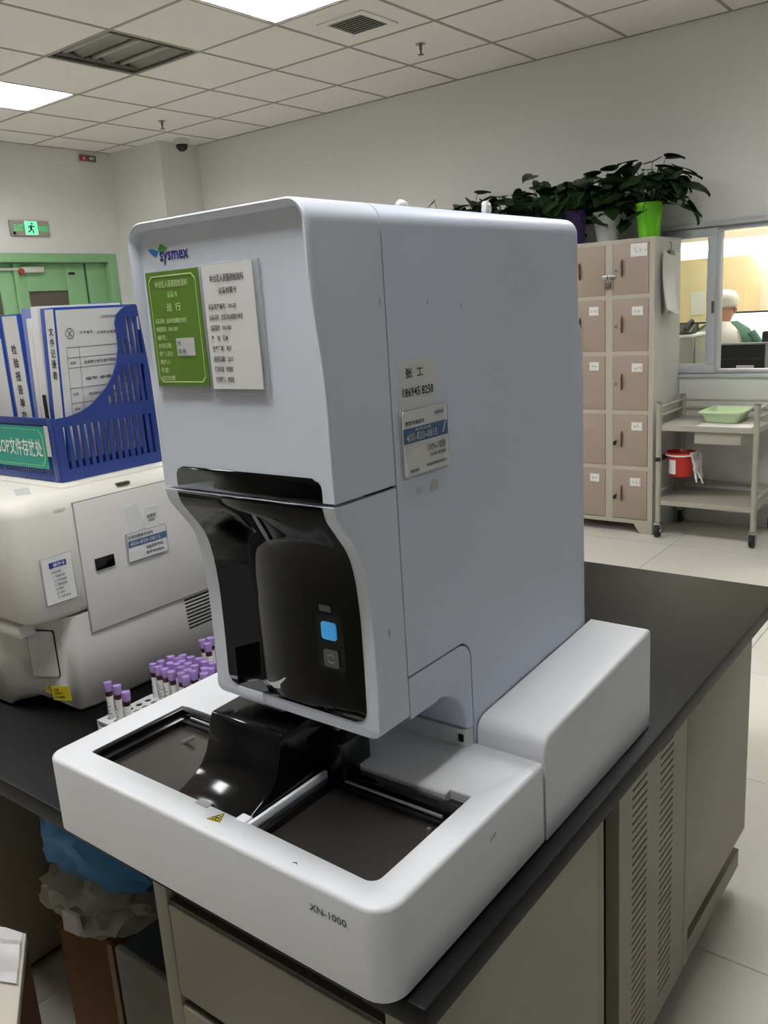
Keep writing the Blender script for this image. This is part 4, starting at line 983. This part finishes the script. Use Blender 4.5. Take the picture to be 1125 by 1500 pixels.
for s, y, z, h, wd in (('人民医院检验科作业指导书',-4.345,1.478,.006,.075),('文件编号',-4.400,1.450,.006,.03),('生物安全管理程序',-4.355,1.448,.006,.06),('标题',-4.43,1.392,.006,.012),('血细胞分析仪操作规程',-4.395,1.391,.007,.075),('编写 审核 批准',-4.395,1.358,.007,.095),
                       ('日期',-4.43,1.33,.006,.012),('检验科主任签发',-4.39,1.327,.006,.08),('版本',-4.43,1.30,.006,.012),('二〇一五年颁布实施',-4.37,1.297,.009,.09)):
    lettering(t, s, cov(y,z), Y, ud, h=h, wid=wd, material='ink_grey', name='form_text')
file_box('binder', 'dark blue binder at the far end of the rack beside the lettered binder', 2.745, 2.842, 1.49, 'binder_blue', (2.765,2.838,1.23,1.45), None, lean=.0, yf=-4.436)
single('document_folder', 'translucent lilac folder standing at the back of the file rack', 'folder', MB().box(2.69, 2.972, -4.2415, -4.2395, FB, 1.512), 'folder_lilac', (2.8, -4.24, FB), group='files standing in the blue rack', smooth=0)
# ================================================================== TUBES IN A RACK
RX0, RX1, RY0, RY1 = 3.222, 3.378, -4.582, -4.266
t = thing('tube_rack', 'white plastic test tube rack between the two analyzers', 'tube rack', (3.31, -4.46, CZ))
part('base', MB().box(RX0, RX1, RY0, RY1, CZ, CZ+.008), 'rack_white', t, bevel=.002)
for z in (.733, .746):
    outer = [[(RX0,RY0),(RX1,RY0),(RX1,RY1),(RX0,RY1)]]
    holes = []
    for a in range(7):
        for b in range(14):
            cx, cy = RX0+.0165+a*.0205, RY0+.0205+b*.0210
            holes.append([(cx+.0075*math.cos(2*math.pi*i/8), cy+.0075*math.sin(2*math.pi*i/8)) for i in range(8)])
    part('shelf', plate_holes([L3(outer[0], z-.003), L3(outer[0], z)], [[L3(h, z), L3(h, z-.003)] for h in holes], None), 'rack_white', t, smooth=0)
for x in (RX0, RX1-.004):
    for y in (RY0, RY1-.006): part('rack_post', MB().box(x, x+.004, y, y+.006, CZ+.008, .743), 'rack_white', t, smooth=0)
def tube_proto():
    t = thing('blood_tube', 'purple-capped blood tube', 'test tube', (0,0,0), 'purple-capped blood tubes in the rack')
    part('glass', MB().lathe((0,0,0), [(.002,0),(.005,.002),(.0062,.007),(.0062,.075)], n=12), 'tube_glass', t)
    part('label', MB().lathe((0,0,0), [(.0065,.016),(.0066,.018),(.0066,.058),(.0065,.060)], n=12), 'paper', t)
    part('blood', MB().lathe((0,0,0), [(.0064,.0605),(.0066,.061),(.0066,.070),(.0064,.0705)], n=12), 'blood', t)
    part('cap', MB().lathe((0,0,0), [(.0072,.070),(.0078,.072),(.0080,.084),(.0076,.0875),(.0062,.088),(.0058,.0865)], n=14), 'cap_purple', t)
    bars = MB()
    for k in range(9):
        z = .022+.0036*k; a0 = -2.2+.2*((k*7) % 4)
        for q in range(2+(k % 2)):
            a = a0+q*.45; bars.add([(.0068*math.cos(a+d), .0068*math.sin(a+d), z+h) for d, h in ((0,0),(.28,0),(.28,.0018),(0,.0018))], [(0,1,2,3)])
    part('label_print', bars, 'ink', t, smooth=0)
    return t
tp = tube_proto(); first = True; taken = set()
def put_tube(u, v, label, grp, dz=0):
    global first
    p = at(u, v, 2, .814+dz)
    o = tp if first else copy_tree(tp); first = False
    o.location = (p.x, p.y, .7265+dz)
    o.rotation_euler = (random.uniform(-.05,.05), random.uniform(-.05,.05), random.uniform(-.6,.6)-.4)
    o['label'] = label; o['group'] = grp
for u, v in ((157,1000),(168,1004),(181,1013)): put_tube(u, v, 'purple-capped blood tube in the group of three at the rack end', 'three purple-capped blood tubes at the rack end')
for a in range(7):
    for b in range(5, 9):
        u, v = None, None
        x, y = RX0+.0165+a*.0205, RY0+.0205+b*.0210
        if (a >= 6 and b == 5) or (a == 0 and b == 8): continue
        q = RC @ (Vector((x,y,.814))-CAM); put_tube(CX+FPX*q.x/q.z, CY+FPX*q.y/q.z, 'purple-capped blood tube in the packed cluster in the rack middle', 'packed purple-capped blood tubes in the rack middle')
for u, v in ((299,937),(307,933),(306,942)): put_tube(u, v, 'purple-capped blood tube in the bunch beneath the vent grille', 'purple-capped blood tubes beneath the vent grille', dz=.004)
# ================================================================== LOCKERS
LY0, LZ1 = -.45, 1.752
dz_ = [(.092,.396),(.422,.738),(.764,1.088),(1.114,1.416),(1.442,1.728)]
def strokes(seed, o0, xd, ud, n, h):
    """illegible handwriting: short ink strokes"""
    rnd = random.Random(seed); mb = MB(); nn = xd.cross(ud)
    for c in range(n):
        for k in range(5):
            a = rnd.uniform(0, h*.8); b = rnd.uniform(0, h*.85); L = rnd.uniform(.35,.8)*h; w_ = h*.07
            p = o0+xd*(c*h*1.35+a*.6)+ud*b+nn*.0006
            d1, d2 = (xd, ud) if rnd.random() < .5 else (ud, xd)
            mb.add([p, p+d1*L*.8, p+d1*L*.8+d2*w_*1.6, p+d2*w_*1.6], [(0,1,2,3)])
    return mb
def locker(x1, label, seed, detail=True):
    x0 = x1-.813
    t = thing('metal_locker', label, 'locker', ((x0+x1)/2, LY0/2, 0), 'grey steel lockers along the back wall')
    cols = [(x1-.248-.265*k, x1-.033-.265*k) for k in range(3)]
    part('carcass', MB().box(x0+.002, x1-.002, LY0+.012, -.016, .085, LZ1-.004), 'locker_body', t, smooth=0)
    part('side', MB().box(x1-.0015, x1, LY0, -.014, .0, LZ1-.0032), 'locker_side', t, smooth=0)
    part('side', MB().box(x0, x0+.0015, LY0, -.014, .0, LZ1-.0032), 'locker_side', t, smooth=0)
    part('top', MB().box(x0, x1, LY0, -.014, LZ1-.003, LZ1), 'locker_side', t, smooth=0)
    fr = MB()
    zs = [.075]+[(dz_[k][1]+dz_[k+1][0])/2 for k in range(4)]+[LZ1-.012]
    for k, z in enumerate(zs): fr.box(x0+.0016, x1-.0016, LY0, LY0+.0118, z-.013, z+(.0125 if k < 5 else .0085))
    fr.box(x1-.031, x1-.0016, LY0+.0008, LY0+.0119, .0, LZ1-.004)
    fr.box(x0+.0016, cols[2][0]-.002, LY0+.0008, LY0+.0119, .0, LZ1-.004)
    for k in range(2): fr.box(cols[k+1][1]+.002, cols[k][0]-.002, LY0+.0008, LY0+.0119, .07, LZ1-.004)
    fr.prism([(x1-.031,.063),(x1-.031,0),(x1-.07,0),(x1-.10,.035),(x1-.115,.063)], 1, LY0, LY0+.006).prism([(x0+.03,.063),(x0+.03,0),(x0+.07,0),(x0+.10,.035),(x0+.115,.063)], 1, LY0, LY0+.006)
    part('front_frame', fr, 'locker_body', t, smooth=0)
    for c, (a, b) in enumerate(cols):
        for r, (z0, z1) in enumerate(dz_):
            d = part('door', MB().box(a, b, LY0-.002, LY0+.010, z0, z1), 'locker_door', t, bevel=.003)
            zc = z0+(z1-z0)*.52
            part('handle', MB().prism([(zc-.048,0),(zc+.048,0),(zc+.030,.014),(zc-.030,.014)], 0, 0, 0) if False else
                 MB().add([(a+.052,LY0-.003,zc-.05),(a+.060,LY0-.003,zc-.05),(a+.060,LY0-.003,zc+.05),(a+.052,LY0-.003,zc+.05),(a+.056,LY0-.022,zc-.032),(a+.060,LY0-.022,zc-.032),(a+.060,LY0-.022,zc+.032),(a+.056,LY0-.022,zc+.032)],
                          [(0,1,2,3),(4,5,6,7),(0,1,5,4),(1,2,6,5),(2,3,7,6),(3,0,4,7)]), 'handle_brown', d, smooth=0)
            part('lock', MB().cyl((a+.020,LY0-.008,zc-.012), (a+.020,LY0,zc-.012), .008, n=10), 'metal_chrome', d)
            if (c, r) in ((0,0),(0,1)): part('key', MB().box(a+.010, a+.024, LY0-.03, LY0-.008, zc-.034, zc-.012), 'ink', d, bevel=.002)
            if c < 2 and not (c == 1 and r in (1, 4)):
                if (c, r) == (0, 4): lb = (b-.108, z1-.077, .098, .072)
                else: lb = (b-.098+(-.008 if r == 0 else 0), z1-.095, .066, .050)
                if c == 1: lb = (b-.100, z1-.085, .060, .050)
                part('name_label', quadplate((lb[0],LY0-.0022,lb[1]), X, Z, lb[2], lb[3], .0008), 'paper', d, smooth=0)
                part('handwriting', strokes(seed*50+c*7+r, Vector((lb[0]+lb[2]*.22,LY0-.0032,lb[1]+lb[3]*.3)), X, Z, 2 if (c+r) % 2 else 3, lb[3]*.30), 'ink' if (c,r) != (0,4) else 'icon_grey', d, smooth=0)
    return t, cols
lk, cols = locker(2.745, 'grey steel locker with taupe doors beside the trolley', 1)
locker(2.745-.82, 'grey steel locker with taupe doors away from the trolley', 2)
# padlock on the hasp between the top doors
hx = (cols[1][1]+cols[0][0])/2; hz = 1.545
t = thing('padlock', 'dark padlock on a hasp between the top locker doors', 'padlock', (hx, LY0, hz-.06))
part('hasp', MB().box(hx-.045, hx+.045, LY0-.0065, LY0-.003, hz-.012, hz+.012), 'metal_chrome', t, bevel=.001)
part('shackle', MB().tube([(hx-.010,LY0-.016,hz-.03),(hx-.010,LY0-.016,hz-.004),(hx-.005,LY0-.016,hz+.006),(hx+.005,LY0-.016,hz+.006),(hx+.010,LY0-.016,hz-.004),(hx+.010,LY0-.016,hz-.03)], .003), 'metal_chrome', t)
part('body', MB().box(hx-.017, hx+.017, LY0-.024, LY0-.009, hz-.066, hz-.028), 'handle_brown', t, bevel=.003)
# sheaf of papers on the locker side
t = thing('hanging_papers', 'sheaf of white papers hung by a clip on the locker side', 'papers', (2.746, -.24, 1.31))
part('hook', MB().tube([(2.746,-.225,1.725),(2.760,-.225,1.72),(2.760,-.225,1.675),(2.752,-.225,1.668)], .0035), 'metal_chrome', t)
part('clip', MB().prism([(-.265,1.652),(-.185,1.652),(-.20,1.676),(-.25,1.676)], 0, 2.747, 2.768), 'reflector', t, smooth=0)
for k in range(7):
    a = math.radians(8-3.2*k); x = 2.7475+.0028*k
    rows = []
    for i in range(6):
        v = -.335*i/5; bow = .004*k*(i/5)**2*(1.3)+.018*(i/5)**3*(k/6)
        rows.append([(x+bow+.004*abs(q), -.225+q*.105*math.cos(a)-v*math.sin(a)-.045, 1.655+v*math.cos(a)+q*.105*math.sin(a)) for q in (-1,0,1)])
    part('sheet', MB().sheet(rows), 'paper' if k != 3 else 'paper_grey', t, smooth=60)
# ================================================================== PLANTS ON THE LOCKERS
def leafmesh():
    out = [(0,0),(.16,-.10),(.34,-.06),(.44,.12),(.42,.34),(.30,.62),(.12,.86),(0,1.0)]
    vs = [(0,y,-.10*(y-.35)**2) for y in (0,.12,.34,.62,.86,1.0)]
    mb = MB(); mid = [(0,0,0),(0,.05,.0),(0,.12,.0),(0,.25,.02),(0,.42,.02),(0,.66,-.02),(0,.88,-.09),(0,1.0,-.16)]
    for s in (-1, 1):
        ed = [(s*x, y, .10*x-.16*max(0,y-.4)**2+.02) for x, y in out]
        mb.sheet([mid, ed])
    me = mesh_from('leaf', mb, Vector((0,0,0)), smooth=60); me.materials.append(MATS['leaf']); return me
LEAF = leafmesh()
def plant(x, y, pot, label, hgt, nleaf, spread, seed, ph=.185, r0=.058, r1=.082, lim=None):
    rnd = random.Random(seed); z = LZ1
    t = thing('potted_plant', label, 'potted plant', (x, y, z), 'potted pothos plants on top of the lockers')
    part('pot', MB().lathe((x,y,z), [(r0,0),(r0+.002,.004),(r1-.003,ph-.02),(r1,ph-.018),(r1+.002,ph),(r1-.006,ph),(r1-.012,ph-.03)]), pot, t)
    part('soil', MB().lathe((x,y,z), [(r1-.014,ph-.035),(r1-.012,ph-.03),(.01,ph-.024)]), 'soil', t)
    st = MB(); leaves = []
    for k in range(nleaf):
        az = rnd.uniform(0, 2*math.pi); el = rnd.random()
        rad = spread*(.25+.75*rnd.random()**.6); top = ph+hgt*(1-.75*(rad/spread)**1.5)*(.45+.55*rnd.random())
        if rnd.random() < .22: top = ph-rnd.uniform(-.02,.075); rad = spread*rnd.uniform(.7,1.0)
        tip = Vector((x+rad*math.cos(az), y+rad*math.sin(az)*.8, z+top))
        if tip.y > -.17: tip.y = -.17-rnd.uniform(0,.05); az = -abs(math.atan2(math.sin(az), math.cos(az)))*.7-.4
        base = Vector((x+.03*math.cos(az), y+.03*math.sin(az), z+ph-.03))
        md = (base+tip)/2+Vector((0,0,.05))
        st.tube([base, md, tip], [.003,.0025,.0018], n=5); leaves.append((tip, az))
    part('stems', st, 'stem', t, smooth=0)
    for tip, az in leaves:
        s = rnd.uniform(.095,.150); droop = rnd.uniform(-1.0,.25)
        r = Euler((droop, rnd.uniform(-.5,.5), az-math.pi/2+rnd.uniform(-.5,.5)), 'XYZ')
        inst(LEAF, 'leaf', t, tip, r, (s, s, s))
plant(2.640, -.26, 'pot_green', 'tall bushy pothos in a bright green pot on the locker', .34, 74, .22, 11, ph=.20, r0=.056, r1=.080)
plant(2.375, -.25, 'pot_white', 'bushy pothos in a ribbed white pot on the locker', .29, 66, .19, 12, ph=.18, r0=.056, r1=.084)
plant(2.195, -.31, 'pot_purple', 'leafy pothos in a dark purple pot on the locker', .27, 54, .16, 13, ph=.20, r0=.050, r1=.072)
plant(1.93, -.26, 'pot_white', 'leafy pothos rising behind the analyzer next to the purple pot', .29, 58, .20, 14)
plant(1.66, -.26, 'pot_purple', 'low leafy pothos half hidden behind the analyzer top', .28, 52, .20, 15)
plant(1.40, -.26, 'pot_green', 'small pothos with few leaves showing over the analyzer', .27, 38, .18, 16)
plant(1.205, -.26, 'pot_white', 'sparse pothos with one leaf tip showing over the analyzer', .26, 20, .20, 17)
# ================================================================== TROLLEY
TX0, TX1, TY0, TY1 = 2.79, 3.335, -.470, -.060
t = thing('utility_trolley', 'grey two-shelf utility trolley with side rails and drawer', 'trolley', ((TX0+TX1)/2, (TY0+TY1)/2, 0))
for x in (TX0, TX1):
    for y in (TY0, TY1):
        c = part('post', MB().cyl((x,y,.095), (x,y,.812), .0165, n=14), 'trolley', t)
        part('post_cap', MB().cyl((x,y,.812), (x,y,.820), .0185, n=14), 'metal_chrome', c)
for z in (.682, .232):
    part('shelf', MB().box(TX0+.004, TX1-.004, TY0+.004, TY1-.004, z-.004, z).box(TX0, TX1, TY0-.004, TY0+.004, z-.030, z).box(TX0, TX1, TY1-.004, TY1+.004, z-.030, z)
         .box(TX0-.004, TX0+.004, TY0+.004, TY1-.004, z-.030, z).box(TX1-.004, TX1+.004, TY0+.004, TY1-.004, z-.030, z), 'trolley', t, smooth=0)
for z in (.735, .785):
    for p0, p1 in (((TX0,TY0),(TX0,TY1)), ((TX1,TY0),(TX1,TY1)), ((TX0,TY1),(TX1,TY1))): part('rail', MB().cyl((*p0,z), (*p1,z), .008, n=10), 'trolley', t)
for z in (.280,):
    for p0, p1 in (((TX0,TY0),(TX0,TY1)), ((TX1,TY0),(TX1,TY1)), ((TX0,TY1),(TX1,TY1))): part('rail', MB().cyl((*p0,z), (*p1,z), .008, n=10), 'trolley', t)
d_ = part('drawer', MB().box(2.992, 3.250, TY0+.012, TY1-.06, .580, .676), 'trolley', t, bevel=.003)
part('drawer_stop', MB().box(3.252, 3.262, TY0+.012, TY0+.03, .655, .675), 'black_rubber', d_, smooth=0)
for x in (TX0, TX1):
    for y in (TY0, TY1):
        c = part('caster', MB().box(x-.018, x+.018, y-.022, y+.022, .078, .096).box(x-.019, x-.015, y-.02, y+.02, .035, .08).box(x+.015, x+.019, y-.02, y+.02, .035, .08), 'metal_chrome', t, bevel=.002)
        part('wheel', MB().cyl((x-.013,y-.005,.0385), (x+.013,y-.005,.0385), .038, n=20), 'black_rubber', c, bevel=.004)
        part('hub', MB().cyl((x-.0205,y-.005,.0385), (x+.0205,y-.005,.0385), .012, n=12), 'metal_chrome', c)
# basket on the trolley
t = thing('plastic_basket', 'pale green shallow plastic basket on the trolley top', 'basket', (3.10, -.22, .682))
def bk(i, z, e=0): return [(x,y,z) for x, y in rrect(3.005-e, 3.190+e, -.325-e, -.110+e, .02)]
b_ = [bk(0,.6825,-.004), bk(0,.687,0), bk(0,.748,.018), bk(0,.748,.030), bk(0,.742,.031), bk(0,.742,.027), bk(0,.752,.026), bk(0,.753,.016), bk(0,.752,.014), bk(0,.690,-.004)]
part('tub', MB().loft(b_), 'basket_green', t, smooth=40)
for k in range(9): part('rib', MB().box(3.015+.02*k, 3.023+.02*k, -.0975, -.0965, .695, .735), 'paper_grey', t, smooth=0)
single('paper_strip', 'white paper sheet lying at the trolley shelf edge', 'paper', MB().box(3.0, 3.30, -.455, -.34, .6822, .6835), 'paper', (3.15, -.4, .6822), smooth=0)
# red bucket hooked on the trolley post
bx, by = 2.878, -.345
t = thing('red_bucket', 'red plastic bucket hooked to the trolley post', 'bucket', (bx, by, .36))
part('tub', MB().lathe((bx,by,.362), [(.060,0),(.066,.004),(.080,.132),(.086,.134),(.087,.148),(.081,.149),(.076,.135),(.062,.010)], n=30), 'bucket_red', t)
part('lid_ring', MB().lathe((bx,by,.362), [(.087,.128),(.0885,.131),(.0885,.135),(.087,.137)], n=30, closed=True), 'paper', t)
part('label', MB().add([(bx+.0795*math.cos(a),by+.0795*math.sin(a),.385+h) for a in [math.radians(q) for q in (-128,-116,-104,-92)] for h in (0,.085)], [(2*i,2*i+2,2*i+3,2*i+1) for i in range(3)]), 'paper', t, smooth=0)
part('bracket', MB().box(TX0+.012, bx-.072, by-.02, by+.02, .47, .49).box(TX0-.014, TX0+.014, TY0-.018, by+.02, .468, .492), 'ink', t, smooth=0)
st = MB()
rnd = random.Random(5)
for k in range(6):
    p = Vector((bx+.075+.006*k, by-.05+.012*k, .515)); pts = [p]
    for q in range(6): p = p+Vector((rnd.uniform(-.006,.016), rnd.uniform(-.01,.01), -rnd.uniform(.02,.036))); pts.append(p)
    for a, b in zip(pts, pts[1:]): st.add([a+Vector((-.006,0,0)), a+Vector((.007,-.003,0)), b+Vector((.007,-.003,0)), b+Vector((-.006,0,0))], [(0,1,2,3)])
part('bag_strips', st, 'bag_white', t, smooth=0)
# ================================================================== UNDER THE BENCH
def crumple(c, r, seed, amp, sub=4, cut=None):
    bm = bmesh.new(); bmesh.ops.create_icosphere(bm, subdivisions=sub, radius=1)
    rnd = random.Random(seed); ks = [(Vector((rnd.gauss(0,1),rnd.gauss(0,1),rnd.gauss(0,1))).normalized(), rnd.uniform(2,7) if q_ < 9 else rnd.uniform(9,17), rnd.uniform(0,6)) for q_ in range(18)]
    mb = MB()
    for v in bm.verts:
        n = v.co.normalized(); d = 1+amp*sum(abs(math.sin(k.dot(n)*f+p))-.6 for k, f, p in ks)/5
        p = Vector((n.x*r[0], n.y*r[1], n.z*r[2]))*d+Vector(c); 
        if cut and p.z < cut: p.z = cut
        mb.v.append(tuple(p))
    mb.f = [tuple(v.index for v in f.verts) for f in bm.faces]; bm.free(); return mb
t = thing('computer_tower', 'grey computer tower beside the drawer cabinet in the knee space', 'computer', (3.48, -4.5, 0))
part('case', MB().box(3.394, 3.570, -4.704, -4.33, .012, .420), 'pc_dark', t, bevel=.003)
part('front_bezel', MB().box(3.392, 3.572, -4.716, -4.7045, .010, .422), 'pc_grey', t, bevel=.002)
part('drive_slot', MB().box(3.545, 3.556, -4.7175, -4.716, .33, .37), 'cam_black', t, smooth=0)
part('foot', MB().box(3.40, 3.565, -4.69, -4.36, 0, .012), 'black_rubber', t, smooth=0)
t = thing('cardboard_carton', 'brown cardboard carton in the knee space with open top', 'carton', (3.10, -4.55, 0))
cA = Vector((3.078,-4.652)); cu_ = Vector((.963,.270)); cv_ = Vector((-.270,.963)); CW, CD, CH = .132, .22, .275
def cbox(a0, a1, b0, b1, z0, z1, mb):
    q = [cA+cu_*a+cv_*b for a, b in ((a0,b0),(a1,b0),(a1,b1),(a0,b1))]
    return mb.prism([tuple(p) for p in q], 2, z0, z1)
ct = MB(); 
for g in ((0,CW,0,.004),(0,CW,CD-.004,CD),(0,.004,.004,CD-.004),(CW-.004,CW,.004,CD-.004)): cbox(*g, 0, CH, ct)
cbox(.004, CW-.004, .004, CD-.004, 0, .005, ct)
part('walls', ct, 'cardboard', t, smooth=0)
fl_ = [cA+cv_*.01, cA+cv_*(CD-.01), cA+cv_*(CD-.02)-cu_*.05, cA+cv_*.02-cu_*.05]
part('flap', MB().add([(fl_[0].x,fl_[0].y,CH),(fl_[1].x,fl_[1].y,CH),(fl_[2].x,fl_[2].y,CH-.04),(fl_[3].x,fl_[3].y,CH-.04)], [(0,1,2,3)]), 'cardboard', t, smooth=0)
part('tape', cbox(CW-.012, CW+.0006, -.0007, 0, .0, CH-.01, MB()), 'tape', t, smooth=0)
single('plastic_bag', 'crumpled cloudy plastic bag on the open carton', 'bag', crumple((3.125,-4.535,.325), (.165,.125,.060), 3, .30, cut=CH+.002), 'bag_film', (3.125,-4.535,CH), smooth=30)
single('blue_gown', 'bundled blue disposable gown stuffed above the plastic bag', 'gown', crumple((3.150,-4.525,.490), (.185,.135,.110), 9, .28, cut=.395), 'gown_blue', (3.15,-4.525,.395), smooth=60)
pk = [at(u,v,1,-4.668) for u, v in ((97,1360),(121,1370),(114,1340),(94,1331))]
single('white_packet', 'small white paper packet at the carton edge below the blue gown', 'packet', MB().prism([(p.x,p.z) for p in pk], 1, -4.674, -4.664), 'paper', (pk[0].x,-4.668,pk[0].z), bevel=.002)
# white topped box in front of the knee space
A0 = Vector((3.200,-4.775)); d1 = Vector((.832,-.555)); d2 = Vector((-.92,-.39))
pb = [A0, A0+d1*.34, A0+d1*.34+d2*.40, A0+d2*.40]
t = thing('paper_box', 'white topped carton with crumpled film standing before the knee space', 'carton', (3.2,-4.95,0))
part('body', MB().prism([(p.x,p.y) for p in pb], 2, 0, .392), 'cardboard', t, smooth=0)
c0 = sum(pb, Vector((0,0)))/4
part('lid', MB().prism([((c0+(p-c0)*1.015).x,(c0+(p-c0)*1.015).y) for p in pb], 2, .380, .402), 'carton_white', t, bevel=.002)
rows = []
rnd = random.Random(21)
for i in range(7):
    rows.append([tuple(list(A0+d1*(.002+.022*i)+d2*(.004+.035*j))+[.403+rnd.uniform(0,.012)]) for j in range(9)])
part('film', MB().sheet(rows), 'bag_white', t, smooth=30)
for k, (a, b) in enumerate(((.20,.05),(.25,.085),(.16,.10))): part('stain', MB().prism([tuple(A0+d1*(a+.004*math.cos(q))+d2*(b+.008*math.sin(q))) for q in [i*math.pi/4 for i in range(8)]], 2, .402, .4026), 'handle_brown', t, smooth=0)

# paper twists left on top of the analyzer
single('paper_scrap', 'twisted white paper scrap on the analyzer top before the plants', 'paper scrap', crumple((3.928,-4.290,1.590), (.006,.0085,.0095), 31, .4, sub=3, cut=1.581), 'paper', (3.928,-4.290,1.581), smooth=40)
single('paper_scrap', 'tiny white paper bump on the analyzer top against the wall', 'paper scrap', crumple((3.928,-4.491,1.5835), (.006,.010,.0060), 33, .3, sub=3, cut=1.581), 'paper', (3.928,-4.491,1.581), smooth=40)
